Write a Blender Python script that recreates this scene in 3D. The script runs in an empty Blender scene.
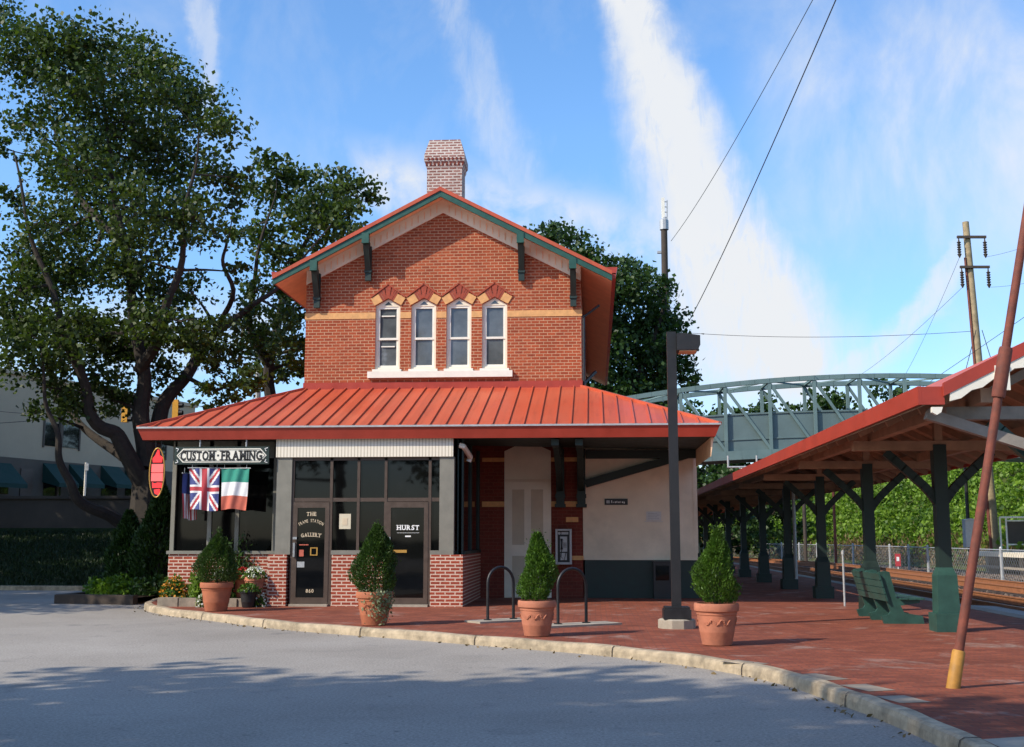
import bpy, math, random
import numpy as np
R = math.radians
random.seed(7); rng = np.random.default_rng(7)
scene = bpy.context.scene
COL = scene.collection

# ------------------------------------------------------------------ camera
F, CX, CY = 1150.0, 512.0, 373.5
PITCH = math.atan((537 - CY) / F); YAW = math.atan(83 * math.cos(PITCH) / F)
EYE = np.array([0, 0, 1.57])
FW = np.array([-math.sin(YAW) * math.cos(PITCH), math.cos(YAW) * math.cos(PITCH), math.sin(PITCH)])
RT = np.array([math.cos(YAW), math.sin(YAW), 0]); UP = np.cross(RT, FW)
def at(x, y, Y):
    """measured point of the photograph at a known distance Y along the street"""
    r = FW + RT * (x - CX) / F - UP * (y - CY) / F
    return EYE + r * (Y / r[1])
cam_d = bpy.data.cameras.new('camera'); cam = bpy.data.objects.new('camera', cam_d); COL.objects.link(cam)
cam.location = EYE; cam.rotation_euler = (math.pi / 2 + PITCH, 0, YAW)
cam_d.sensor_width = 36; cam_d.lens = F / 1024 * 36; cam_d.clip_end = 5000; cam_d.clip_start = .1
scene.camera = cam

# ------------------------------------------------------------------ materials
class NT:
    def __init__(s, tree): s.t = tree; s.l = tree.links
    def n(s, typ, **kw):
        nd = s.t.nodes.new(typ)
        for k, v in kw.items():
            if k.startswith('_'): setattr(nd, k[1:], v)
        return nd
    def put(s, sock, v):
        if v is None: return
        if isinstance(v, bpy.types.NodeSocket): s.l.new(v, sock)
        else:
            if sock.type == 'RGBA' and len(v) == 3: v = (*v, 1)
            sock.default_value = v
    def m(s, op, a, b=None, c=None, clamp=False):
        nd = s.t.nodes.new('ShaderNodeMath'); nd.operation = op; nd.use_clamp = clamp
        for i, v in enumerate((a, b, c)):
            if v is not None: s.put(nd.inputs[i], v)
        return nd.outputs[0]
    def mix(s, f, a, b, mode='MIX'):
        nd = s.t.nodes.new('ShaderNodeMix'); nd.data_type = 'RGBA'; nd.blend_type = mode
        s.put(nd.inputs[0], f); s.put(nd.inputs[6], a); s.put(nd.inputs[7], b); return nd.outputs[2]
    def noise(s, vec, scale, detail=4, rough=.55, out=0, dist=0):
        nd = s.t.nodes.new('ShaderNodeTexNoise'); s.put(nd.inputs['Vector'], vec)
        nd.inputs['Scale'].default_value = scale; nd.inputs['Detail'].default_value = detail
        nd.inputs['Roughness'].default_value = rough; nd.inputs['Distortion'].default_value = dist
        return nd.outputs[out]
    def ramp(s, f, stops):
        nd = s.t.nodes.new('ShaderNodeValToRGB'); s.put(nd.inputs[0], f); e = nd.color_ramp.elements
        while len(e) > 1: e.remove(e[0])
        for i, (p, c) in enumerate(stops):
            el = e[0] if i == 0 else e.new(p); el.position = p
            el.color = (*c, 1) if not isinstance(c, (int, float)) else (c, c, c, 1)
        return nd.outputs[0]
    def remap(s, v, a, b, c=0., d=1., smooth=False):
        nd = s.t.nodes.new('ShaderNodeMapRange'); nd.clamp = True
        if smooth: nd.interpolation_type = 'SMOOTHSTEP'
        for i, q in enumerate((v, a, b, c, d)): s.put(nd.inputs[i], q)
        return nd.outputs[0]
def new_mat(name):
    m = bpy.data.materials.new(name); m.use_nodes = True
    nt = NT(m.node_tree); b = m.node_tree.nodes['Principled BSDF']
    return m, nt, b
def coords(nt, kind='Object'):
    return nt.n('ShaderNodeTexCoord').outputs[kind]
def bump(nt, b, h, strength=.3, dist=.02):
    nd = nt.n('ShaderNodeBump'); nd.inputs['Strength'].default_value = strength; nd.inputs['Distance'].default_value = dist
    nt.l.new(h, nd.inputs['Height']); nt.l.new(nd.outputs[0], b.inputs['Normal'])
def plain(name, col, rough=.6, var=.25, scale=6, metal=0, bmp=.0, spec=.5, dirt=0., streak=False):
    m, nt, b = new_mat(name)
    c = coords(nt)
    f = nt.noise(c, scale, 5, .6)
    dark = tuple(v * (1 - var) for v in col); lite = tuple(min(1, v * (1 + var)) for v in col)
    out = nt.ramp(f, [(.3, dark), (.5, col), (.7, lite)])
    if dirt:
        g = nt.noise(c, scale * .35, 6, .7)
        out = nt.mix(nt.m('MULTIPLY', nt.remap(g, .48, .7), dirt), out, (col[0] * .25 + .01, col[1] * .25 + .01, col[2] * .22 + .008))
    nt.put(b.inputs['Base Color'], out)
    b.inputs['Roughness'].default_value = rough; b.inputs['Metallic'].default_value = metal
    b.inputs['Specular IOR Level'].default_value = spec
    nt.put(b.inputs['Roughness'], nt.remap(f, .2, .8, max(0, rough - .1), min(1, rough + .12)))
    if bmp: bump(nt, b, nt.noise(c, scale * 6, 4), bmp, .01)
    return m
def brick(name, c1, c2, mort, bw=.22, rh=.082, ms=.011, rot=False, stain=.25, bmp=.35, pale=0.):
    m, nt, b = new_mat(name)
    uv = coords(nt, 'UV')
    nd = nt.n('ShaderNodeTexBrick'); nt.l.new(uv, nd.inputs['Vector'])
    nd.inputs['Color1'].default_value = (*c1, 1); nd.inputs['Color2'].default_value = (*c2, 1); nd.inputs['Mortar'].default_value = (*mort, 1)
    for k, v in (('Scale', 1), ('Mortar Size', ms), ('Mortar Smooth', .25), ('Bias', -.1), ('Brick Width', bw), ('Row Height', rh)): nd.inputs[k].default_value = v
    nd.offset = .5
    f = nt.noise(uv, 1.3, 6, .65)
    col = nt.mix(nt.m('MULTIPLY', nt.remap(f, .42, .75), stain), nd.outputs[0], tuple(v * .35 for v in c1))
    g = nt.noise(uv, 22, 3)
    col = nt.mix(.35, col, nt.mix(1, col, nt.ramp(g, [(.3, .55), (.7, 1.35)]), 'MULTIPLY'))
    if pale:
        h = nt.noise(uv, .9, 7, .72, dist=.6)
        col = nt.mix(nt.m('MULTIPLY', nt.remap(h, .56, .72), pale), col, (.45, .38, .32))
    nt.put(b.inputs['Base Color'], col); b.inputs['Roughness'].default_value = .85; b.inputs['Specular IOR Level'].default_value = .25
    hh = nt.m('ADD', nt.m('MULTIPLY', nd.outputs[1], -1.), nt.m('MULTIPLY', g, .4))
    bump(nt, b, hh, bmp, .008)
    return m
def leaf_mat(name, dark, lite, trans=.3, rough=.5, patch=.5, psc=.45):
    m, nt, b = new_mat(name)
    g = nt.n('ShaderNodeNewGeometry'); r = g.outputs['Random Per Island']
    big = nt.noise(coords(nt), psc, 3)
    f = nt.m('ADD', nt.m('MULTIPLY', r, .6), nt.m('ADD', nt.m('MULTIPLY', nt.m('SUBTRACT', big, .5), patch), .25), clamp=True)
    mid = tuple((a + c) / 2 for a, c in zip(dark, lite))
    col = nt.ramp(f, [(.1, dark), (.55, mid), (.95, lite)])
    nt.put(b.inputs['Base Color'], col); b.inputs['Roughness'].default_value = rough; b.inputs['Specular IOR Level'].default_value = .3
    tr = nt.n('ShaderNodeBsdfTranslucent')
    nt.put(tr.inputs[0], nt.mix(1, col, (1.3, 1.5, .6), 'MULTIPLY'))
    mx = nt.n('ShaderNodeMixShader'); mx.inputs[0].default_value = trans
    nt.l.new(b.outputs[0], mx.inputs[1]); nt.l.new(tr.outputs[0], mx.inputs[2])
    nt.l.new(mx.outputs[0], m.node_tree.nodes['Material Output'].inputs[0])
    return m

M = {}
M['brick'] = brick('brick', (.40, .083, .032), (.265, .05, .022), (.52, .31, .185), .205, .076, .009, stain=.32)
M['brick_low'] = brick('pale_joint_brick', (.34, .062, .03), (.25, .045, .025), (.62, .46, .36), .21, .072, .013, stain=.15)
M['brick_shade'] = brick('shade_darkened_brick', (.20, .04, .026), (.15, .033, .022), (.2, .07, .045), .225, .085, .008, stain=.3)  # red brick with the porch shade put into its colour
M['brick_chim'] = brick('weathered_chimney_brick', (.33, .16, .13), (.22, .10, .085), (.58, .52, .46), .24, .088, .02, stain=.3)
M['paver'] = brick('paver_brick', (.31, .085, .043), (.19, .05, .03), (.14, .065, .045), .2, .1, .007, stain=.75, bmp=.4, pale=.6)
M['mortar'] = plain('mortar', (.5, .27, .18), .9, .1, 9)
M['red_brick'] = plain('red_hood_brick', (.33, .062, .032), .85, .2, 12, bmp=.2)
M['orange'] = plain('ochre_stone', (.66, .35, .135), .8, .15, 9, bmp=.2)
M['red_roof'] = plain('red_roof_metal', (.50, .075, .04), .42, .10, 1.3, dirt=.10)
def roof_mat(name, base):
    m, nt, b = new_mat(name); uv = coords(nt, 'UV'); sp = nt.n('ShaderNodeSeparateXYZ'); nt.l.new(uv, sp.inputs[0])
    mp = nt.n('ShaderNodeMapping'); mp.inputs['Scale'].default_value = (5., .5, 1.); nt.l.new(uv, mp.inputs[0])
    st_ = nt.noise(mp.outputs[0], 1.6, 6, .65); bl_ = nt.noise(uv, .45, 5, .6)
    pn = nt.n('ShaderNodeTexWhiteNoise'); pn.noise_dimensions = '1D'; nt.put(pn.inputs['W'], nt.m('FLOOR', nt.m('DIVIDE', sp.outputs[0], .335)))
    col = nt.mix(nt.m('MULTIPLY', nt.remap(bl_, .42, .68), .45), base, (base[0] * 1.12, base[1] * 1.9, base[2] * 2.1))
    col = nt.mix(nt.m('MULTIPLY', nt.remap(st_, .52, .72), .42), col, (base[0] * .55, base[1] * .6, base[2] * .7))
    col = nt.mix(.30, col, nt.mix(1, col, nt.ramp(pn.outputs[0], [(0, .7), (1, 1.25)]), 'MULTIPLY'))
    nt.put(b.inputs['Base Color'], col); nt.put(b.inputs['Roughness'], nt.remap(bl_, .3, .7, .38, .62)); b.inputs['Specular IOR Level'].default_value = .4
    bump(nt, b, nt.noise(uv, 2.2, 3), .12, .03)
    return m
M['red_roof'] = roof_mat('red_roof_metal', (.48, .08, .034))
M['red_trim'] = plain('red_fascia_paint', (.36, .042, .022), .45, .12, 2.5, dirt=.15)
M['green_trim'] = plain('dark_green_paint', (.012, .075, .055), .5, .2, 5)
M['green_dark'] = plain('black_green_paint_and_shade', (.010, .026, .021), .55, .25, 5)  # dark green trim; also colours the canopy posts darker for shade
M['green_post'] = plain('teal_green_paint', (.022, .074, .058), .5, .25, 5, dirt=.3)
M['cream'] = plain('cream_paint', (.82, .73, .56), .6, .06, 3, dirt=.08)
M['soffit'] = plain('soffit_boards', (.85, .56, .34), .7, .1, 4)
M['white'] = plain('white_paint', (.80, .76, .65), .5, .05, 5, dirt=.08)
M['beige'] = plain('beige_wall_paint', (.76, .66, .50), .7, .08, 1.6, dirt=.28)
M['door_beige'] = plain('beige_door_paint', (.80, .73, .58), .6, .06, 3)
M['panel_shade'] = plain('door_panel_shade', (.56, .48, .35), .7, .08, 3)  # darker beige puts the recess shade into the door panels
M['brick_flat'] = plain('brick_moulding', (.36, .075, .036), .85, .15, 12)
M['grey_paint'] = plain('grey_green_paint', (.20, .19, .155), .6, .12, 4, dirt=.15)
M['bronze'] = plain('bronze_frame', (.075, .05, .036), .45, .15, 8)
M['wood'] = plain('canopy_timber', (.36, .22, .135), .8, .25, 3, bmp=.15, dirt=.3)
M['grey_wood'] = plain('weathered_grey_timber', (.27, .24, .205), .8, .15, 6, bmp=.2)
M['black'] = plain('black_metal', (.012, .012, .013), .45, .3, 8)
M['charcoal'] = plain('charcoal_metal', (.013, .013, .014), .5, .2, 8)
M['steel'] = plain('brushed_steel', (.5, .5, .5), .35, .1, 10, metal=.8)
M['galv'] = plain('galvanised_steel', (.42, .43, .43), .5, .12, 12, metal=.3)
M['bridge'] = plain('blue_grey_bridge_paint', (.125, .195, .19), .55, .1, 1.5, dirt=.2)
M['bridge_plate'] = plain('bridge_plate_paint', (.11, .165, .165), .6, .12, .8, dirt=.25)
M['terracotta'] = plain('terracotta', (.43, .155, .085), .8, .18, 5, bmp=.2, dirt=.5)
M['terra_dark'] = plain('old_terracotta', (.38, .12, .055), .8, .18, 5, bmp=.15, dirt=.3)
M['soil'] = plain('soil', (.035, .022, .014), .95, .5, 30, bmp=.5)
M['concrete'] = plain('concrete', (.36, .31, .24), .9, .15, 5, bmp=.2, dirt=.3)
M['curb'] = plain('curb_stone', (.40, .315, .21), .9, .3, 7, bmp=.6, dirt=.75)
M['stone'] = plain('bed_stone', (.27, .22, .165), .9, .3, 4, bmp=.4, dirt=.4)
M['timber_dark'] = plain('dark_timber_edging', (.05, .035, .025), .9, .3, 5, bmp=.3)
M['rust'] = plain('rusty_red_steel', (.17, .045, .026), .75, .35, 9, bmp=.2, dirt=.35)
M['yellow'] = plain('worn_yellow_paint', (.42, .20, .03), .65, .25, 7, dirt=.7)
M['yellow_sig'] = plain('signal_yellow', (.62, .30, .02), .5, .1, 10)
M['pole_wood'] = plain('weathered_pole_wood', (.34, .26, .15), .9, .25, 4, dirt=.3)
M['pole_dark'] = plain('dark_pole_wood', (.06, .045, .035), .9, .25, 4)
M['bark'] = plain('bark', (.035, .027, .02), .95, .4, 7, bmp=.6)
M['rail'] = plain('rusty_rail', (.30, .12, .05), .55, .25, 9)
M['tie'] = plain('creosoted_tie', (.06, .042, .032), .9, .35, 6)
M['wire'] = plain('wire_black', (.02, .02, .022), .6, .1, 3)
M['far_cream'] = plain('far_building_stucco', (.44, .365, .25), .85, .06, .6, dirt=.1)
M['far_stone'] = plain('far_building_base', (.11, .092, .07), .9, .15, .8, dirt=.2)
M['retain'] = plain('retaining_wall_concrete', (.075, .063, .05), .9, .25, .7, dirt=.5)  # concrete darkened, deep tree shade put into its colour
M['awning'] = plain('green_awning_canvas', (.006, .04, .03), .8, .1, 3)
M['paper'] = plain('paper', (.62, .55, .40), .8, .06, 9)
M['paper_w'] = plain('white_notice', (.6, .6, .58), .8, .06, 9)
M['letter_cream'] = plain('cream_lettering', (.62, .5, .34), .6, .05, 9)
M['letter_white'] = plain('white_lettering', (.85, .85, .82), .6, .03, 9)
M['letter_black'] = plain('black_lettering', (.012, .012, .012), .6, .05, 9)
M['gold'] = plain('gilded_edge', (.5, .28, .06), .45, .1, 9, metal=.3)
M['flag_red'] = plain('flag_red', (.48, .05, .06), .8, .1, 9)
M['flag_blue'] = plain('flag_blue', (.055, .07, .22), .8, .1, 9)
M['flag_white'] = plain('flag_white', (.78, .76, .74), .8, .05, 9)
M['flag_green'] = plain('flag_green', (.03, .25, .18), .8, .1, 9)
M['flag_orange'] = plain('flag_faded_red', (.5, .12, .075), .8, .1, 9)
M['blind'] = plain('window_blind', (.42, .42, .40), .8, .08, 8)
M['leaf_tree'] = leaf_mat('maple_leaves', (.014, .03, .006), (.085, .125, .024), .34, patch=1.1, psc=.8)
M['leaf_back'] = leaf_mat('dark_tree_leaves', (.012, .03, .007), (.05, .10, .02), .25)
M['leaf_bank'] = leaf_mat('bank_leaves', (.035, .085, .008), (.20, .32, .03), .3, patch=2.2, psc=.35)
M['leaf_dry'] = leaf_mat('dry_undergrowth', (.10, .065, .03), (.22, .15, .065), .2)
M['leaf_shrub'] = leaf_mat('arborvitae_sprays', (.03, .06, .010), (.10, .20, .022), .25, patch=1.6, psc=5)
M['leaf_shrub_dark'] = leaf_mat('dark_arborvitae_sprays', (.018, .035, .008), (.06, .12, .018), .2, patch=1.5, psc=5)
M['leaf_lime'] = leaf_mat('lime_leaves', (.06, .12, .015), (.20, .30, .03), .3)
M['leaf_vine'] = leaf_mat('variegated_vine', (.05, .09, .03), (.38, .42, .25), .2)
M['petal_white'] = leaf_mat('white_petals', (.6, .6, .55), (.85, .85, .8), .2)
M['petal_orange'] = leaf_mat('orange_petals', (.5, .16, .02), (.7, .32, .03), .2)
M['petal_red'] = leaf_mat('red_petals', (.4, .03, .03), (.6, .06, .05), .2)

def glass(name, col, rough=.03, spec=.5, patch=None):
    m, nt, b = new_mat(name)
    c = coords(nt)
    f = nt.noise(c, 1.7, 5, .6)
    nt.put(b.inputs['Base Color'], nt.ramp(f, [(.3, tuple(v * .5 for v in col)), (.65, col), (.8, tuple(v * 2.2 for v in (patch or col)))]))
    b.inputs['Roughness'].default_value = rough; b.inputs['Specular IOR Level'].default_value = spec
    bump(nt, b, nt.noise(c, .9, 2), .03, .05)
    return m
M['glass_dark'] = glass('dark_shop_glass', (.005, .005, .005), .03, .28)
M['glass_sash'] = glass('sash_glass', (.12, .135, .138), .06, .7, (.13, .15, .165))  # grey-blue base holds the sky reflection and pale curtains
M['glass_far'] = glass('far_glass', (.02, .02, .02))
m, nt, b = new_mat('neon_red'); M['neon'] = m
nt.put(b.inputs['Base Color'], (.5, .01, .012)); nt.put(b.inputs['Emission Color'], (1, .035, .04)); b.inputs['Emission Strength'].default_value = 1.1
m, nt, b = new_mat('neon_pink'); M['neon_pink'] = m
nt.put(b.inputs['Base Color'], (.6, .05, .05)); nt.put(b.inputs['Emission Color'], (1, .16, .15)); b.inputs['Emission Strength'].default_value = 1.0
# fluted cream band, groove shade drawn as darker stripes in the colour
m, nt, b = new_mat('fluted_cream'); M['fluted'] = m
uv = coords(nt, 'UV'); sx = nt.n('ShaderNodeSeparateXYZ'); nt.l.new(uv, sx.inputs[0])
w = nt.m('SINE', nt.m('MULTIPLY', sx.outputs[0], 2 * math.pi / .07))
nt.put(b.inputs['Base Color'], nt.mix(nt.remap(w, -.9, -.2), (.5, .44, .34), (.80, .73, .60))); b.inputs['Roughness'].default_value = .6
# asphalt
m, nt, b = new_mat('asphalt'); M['asphalt'] = m
c = coords(nt)
f1 = nt.noise(c, .22, 6, .6, dist=.3); f2 = nt.noise(c, 34, 5, .8); f3 = nt.noise(c, 2.2, 5, .65)
col = nt.ramp(f1, [(.3, (.235, .21, .178)), (.5, (.297, .268, .23)), (.72, (.36, .328, .285))])
col = nt.mix(.55, col, nt.mix(1, col, nt.ramp(f2, [(.34, .35), (.5, 1.), (.66, 1.8)]), 'MULTIPLY'))
col = nt.mix(nt.m('MULTIPLY', nt.remap(f3, .58, .72), .3), col, (.09, .09, .095))
f4 = nt.noise(c, .7, 4, .5); f5 = nt.noise(c, 160, 2, .6); f6 = nt.noise(c, 7, 3, .5)
col = nt.mix(nt.m('MULTIPLY', nt.remap(f4, .66, .74), .45), col, (.075, .075, .075))
col = nt.mix(nt.m('MULTIPLY', nt.remap(f6, .70, .74), .6), col, (.06, .06, .06))
col = nt.mix(nt.remap(f5, .62, .70), col, (.42, .41, .39))
nt.put(b.inputs['Base Color'], col); b.inputs['Roughness'].default_value = .85; b.inputs['Specular IOR Level'].default_value = .3
bump(nt, b, f2, .5, .01)
# grass and gravel grounds
def ground(name, a, b_, sc, bmp=.6):
    m, nt, b = new_mat(name); c = coords(nt); f = nt.noise(c, sc, 8, .7)
    g = nt.noise(c, sc * 14, 4, .7)
    col = nt.mix(.5, nt.ramp(f, [(.3, a), (.7, b_)]), nt.ramp(g, [(.3, tuple(v * .5 for v in a)), (.7, tuple(v * 1.3 for v in b_))]))
    nt.put(b.inputs['Base Color'], col); b.inputs['Roughness'].default_value = .95; b.inputs['Specular IOR Level'].default_value = .1
    bump(nt, b, g, bmp, .05); return m
M['grass'] = ground('grass_ground', (.009, .02, .005), (.022, .04, .01), .8)  # grass darkened so the colour carries the tree shade
M['leaf_lawn'] = leaf_mat('lawn_blades', (.006, .015, .004), (.022, .045, .010), .15)  # blades darkened for the same tree shade
M['hill'] = ground('hill_soil', (.05, .07, .018), (.09, .11, .03), .6)
M['ballast'] = ground('ballast', (.10, .07, .05), (.26, .2, .155), 2.5)
M['mulch'] = ground('mulch', (.03, .02, .012), (.07, .045, .025), 3)

# ------------------------------------------------------------------ mesh building
BASE = {}
class MB:
    def __init__(s): s.v = []; s.f = []; s.mi = []
    def quad(s, pts, mi=0):
        i = len(s.v); s.v += [tuple(p) for p in pts]; s.f.append(tuple(range(i, i + len(pts)))); s.mi.append(mi)
    def box(s, x0, x1, y0, y1, z0, z1, mi=0):
        if x0 > x1: x0, x1 = x1, x0
        if y0 > y1: y0, y1 = y1, y0
        if z0 > z1: z0, z1 = z1, z0
        i = len(s.v)
        s.v += [(x0, y0, z0), (x1, y0, z0), (x1, y1, z0), (x0, y1, z0), (x0, y0, z1), (x1, y0, z1), (x1, y1, z1), (x0, y1, z1)]
        for q in ((0, 3, 2, 1), (4, 5, 6, 7), (0, 1, 5, 4), (1, 2, 6, 5), (2, 3, 7, 6), (3, 0, 4, 7)):
            s.f.append(tuple(i + k for k in q)); s.mi.append(mi)
        return s
    def prism(s, poly, axis, a, b, mi=0):
        """poly of 2D points extruded from a to b along axis (0 x: poly=(y,z); 1 y: poly=(x,z); 2 z: poly=(x,y))"""
        n = len(poly); i = len(s.v)
        def P(p, t): return {0: (t, p[0], p[1]), 1: (p[0], t, p[1]), 2: (p[0], p[1], t)}[axis]
        s.v += [P(p, a) for p in poly] + [P(p, b) for p in poly]
        ar = sum(poly[k][0] * poly[(k + 1) % n][1] - poly[(k + 1) % n][0] * poly[k][1] for k in range(n))
        flip = (ar > 0) == (axis != 1)
        if b < a: flip = not flip
        lo = list(range(i, i + n)); hi = list(range(i + n, i + 2 * n))
        s.f.append(tuple(reversed(lo)) if flip else tuple(lo)); s.mi.append(mi)
        s.f.append(tuple(hi) if flip else tuple(reversed(hi))); s.mi.append(mi)
        for k in range(n):
            q = (lo[k], lo[(k + 1) % n], hi[(k + 1) % n], hi[k])
            s.f.append(q if flip else q[::-1]); s.mi.append(mi)
        return s
    def bar(s, p, q, w, h, up=(0, 0, 1), mi=0):
        """rectangular bar from p to q, width w, height h"""
        p = np.array(p, float); q = np.array(q, float); d = q - p; d /= np.linalg.norm(d)
        u = np.array(up, float)
        if abs(d @ u) > .98: u = np.array([0, 1., 0])
        sd = np.cross(d, u); sd /= np.linalg.norm(sd); u = np.cross(sd, d)
        i = len(s.v)
        for c in (p, q):
            for a, b in ((-1, -1), (1, -1), (1, 1), (-1, 1)): s.v.append(tuple(c + sd * a * w / 2 + u * b * h / 2))
        for k in ((0, 1, 2, 3), (7, 6, 5, 4), (0, 4, 5, 1), (1, 5, 6, 2), (2, 6, 7, 3), (3, 7, 4, 0)):
            s.f.append(tuple(i + j for j in k)[::-1]); s.mi.append(mi)
        return s
    def tube(s, pts, rad, n=8, cap=True, mi=0):
        pts = [np.array(p, float) for p in pts]
        if np.isscalar(rad): rad = [rad] * len(pts)
        i0 = len(s.v); ref = None
        for k, p in enumerate(pts):
            d = pts[min(k + 1, len(pts) - 1)] - pts[max(k - 1, 0)]; d = d / (np.linalg.norm(d) + 1e-9)
            if ref is None: ref = np.array([0, 0, 1.]) if abs(d[2]) < .9 else np.array([1., 0, 0])
            a = np.cross(d, ref); a /= np.linalg.norm(a) + 1e-9; b = np.cross(a, d); ref = b
            for j in range(n):
                t = 2 * math.pi * j / n; s.v.append(tuple(p + rad[k] * (math.cos(t) * a + math.sin(t) * b)))
        for k in range(len(pts) - 1):
            for j in range(n):
                s.f.append((i0 + k * n + j, i0 + k * n + (j + 1) % n, i0 + (k + 1) * n + (j + 1) % n, i0 + (k + 1) * n + j)[::-1]); s.mi.append(mi)
        if cap:
            s.f.append(tuple(range(i0, i0 + n))); s.mi.append(mi)
            e = i0 + (len(pts) - 1) * n; s.f.append(tuple(range(e, e + n))[::-1]); s.mi.append(mi)
        return s
    def lathe(s, prof, cx, cy, n=32, mi=0):
        i0 = len(s.v)
        for r, z in prof:
            for j in range(n):
                t = 2 * math.pi * j / n; s.v.append((cx + r * math.cos(t), cy + r * math.sin(t), z))
        for k in range(len(prof) - 1):
            for j in range(n):
                s.f.append((i0 + k * n + j, i0 + k * n + (j + 1) % n, i0 + (k + 1) * n + (j + 1) % n, i0 + (k + 1) * n + j)); s.mi.append(mi)
        return s
    def build(s, name, mats, parent=None, smooth=False, uvr=False):
        b = BASE.get(parent.name, (0, 0, 0)) if parent else (0, 0, 0)
        V = np.array(s.v, float) - np.array(b)
        me = bpy.data.meshes.new(name); me.from_pydata(V.tolist(), [], s.f)
        if not isinstance(mats, (list, tuple)): mats = [mats]
        for q in mats: me.materials.append(M[q] if isinstance(q, str) else q)
        if len(mats) > 1: me.polygons.foreach_set('material_index', s.mi)
        uvl = me.uv_layers.new(name='UVMap')
        W = np.array(s.v, float)
        for p in me.polygons:
            nn = p.normal; ax, ay, az = abs(nn.x), abs(nn.y), abs(nn.z)
            for li in p.loop_indices:
                x, y, z = W[me.loops[li].vertex_index]
                if az >= ax and az >= ay: uv = (x, y)
                elif ay >= ax: uv = (x, z)
                else: uv = (y, z)
                uvl.data[li].uv = (uv[1], uv[0]) if uvr else uv
        if smooth:
            me.polygons.foreach_set('use_smooth', [True] * len(me.polygons)); me.set_sharp_from_angle(angle=R(38))
        me.update()
        o = bpy.data.objects.new(name, me); COL.objects.link(o)
        if parent: o.parent = parent
        BASE[o.name] = b
        return o
def split(mb, name, mats, parent):
    """every box or bar of the builder becomes a part of its own"""
    nxt = {}
    def find(a):
        while nxt.get(a, a) != a: a = nxt[a]
        return a
    for f in mb.f:
        r = find(f[0])
        for k in f[1:]: nxt[find(k)] = r
    groups = {}
    for i, f in enumerate(mb.f): groups.setdefault(find(f[0]), []).append(i)
    out = []
    for g in groups.values():
        m2 = MB(); mp = {}
        for i in g:
            for k in mb.f[i]:
                if k not in mp: mp[k] = len(m2.v); m2.v.append(mb.v[k])
            m2.f.append(tuple(mp[k] for k in mb.f[i])); m2.mi.append(mb.mi[i])
        out.append(m2.build(name, mats, parent))
    return out
def tag(o, label=None, cat=None, group=None, kind=None):
    if label: o['label'] = label
    if cat: o['category'] = cat
    if group: o['group'] = group
    if kind: o['kind'] = kind
    return o
def thing(name, loc, label, cat, group=None):
    o = bpy.data.objects.new(name, None); COL.objects.link(o); o.location = loc; o.empty_display_size = .2
    BASE[o.name] = tuple(loc); return tag(o, label, cat, group)
def dup(root, loc, label, rotz=0, scale=1, group=None):
    r = root.copy(); COL.objects.link(r); r.location = loc; r.rotation_euler = (0, 0, rotz); r.scale = (scale,) * 3
    r['label'] = label
    if group: r['group'] = group
    BASE[r.name] = tuple(loc)
    for ch in list(root.children):
        c = ch.copy(); COL.objects.link(c); c.parent = r
        for g in list(ch.children):
            d = g.copy(); COL.objects.link(d); d.parent = c
    return r
def structure(mb, name, mat, label=None, **k):
    o = mb.build(name, mat, None, **k); return tag(o, label, kind='structure')
def leaves(name, C, size, mat, parent=None, aspect=.62, nrm=None, flat=0., updir=None):
    """one mesh of leaf-shaped quads at points C"""
    C = np.asarray(C, float); n = len(C)
    b = np.array(BASE.get(parent.name, (0, 0, 0)) if parent else (0, 0, 0))
    C = C - b
    size = np.broadcast_to(size, (n,))
    d = rng.normal(size=(n, 3))
    if updir is not None: d = d * .45 + updir
    d /= np.linalg.norm(d, axis=1, keepdims=True)
    q = rng.normal(size=(n, 3))
    if nrm is not None: q = q * (1 - flat) + nrm * flat * 1.6
    s_ = np.cross(d, q); s_ /= np.linalg.norm(s_, axis=1, keepdims=True) + 1e-9
    nn = np.cross(s_, d)
    L = size[:, None]; W = L * aspect / 2
    v = np.empty((n, 4, 3))
    v[:, 0] = C - d * L * .5; v[:, 1] = C + s_ * W + nn * L * .08; v[:, 2] = C + d * L * .5; v[:, 3] = C - s_ * W + nn * L * .08
    me = bpy.data.meshes.new(name)
    me.vertices.add(n * 4); me.vertices.foreach_set('co', v.reshape(-1))
    me.loops.add(n * 4); me.loops.foreach_set('vertex_index', np.arange(n * 4, dtype=np.int32))
    me.polygons.add(n); me.polygons.foreach_set('loop_start', np.arange(0, n * 4, 4, dtype=np.int32))
    me.update(calc_edges=True); me.validate()
    me.materials.append(M[mat])
    o = bpy.data.objects.new(name, me); COL.objects.link(o)
    if parent: o.parent = parent
    BASE[o.name] = tuple(b)
    return o
def catmull(P, per=6):
    P = [np.array(p, float) for p in P]; out = []
    for i in range(len(P) - 1):
        a = P[max(i - 1, 0)]; b = P[i]; c = P[i + 1]; d = P[min(i + 2, len(P) - 1)]
        for k in range(per):
            t = k / per
            out.append(.5 * ((2 * b) + (c - a) * t + (2 * a - 5 * b + 4 * c - d) * t * t + (3 * b - a - 3 * c + d) * t ** 3))
    out.append(P[-1]); return out
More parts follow.
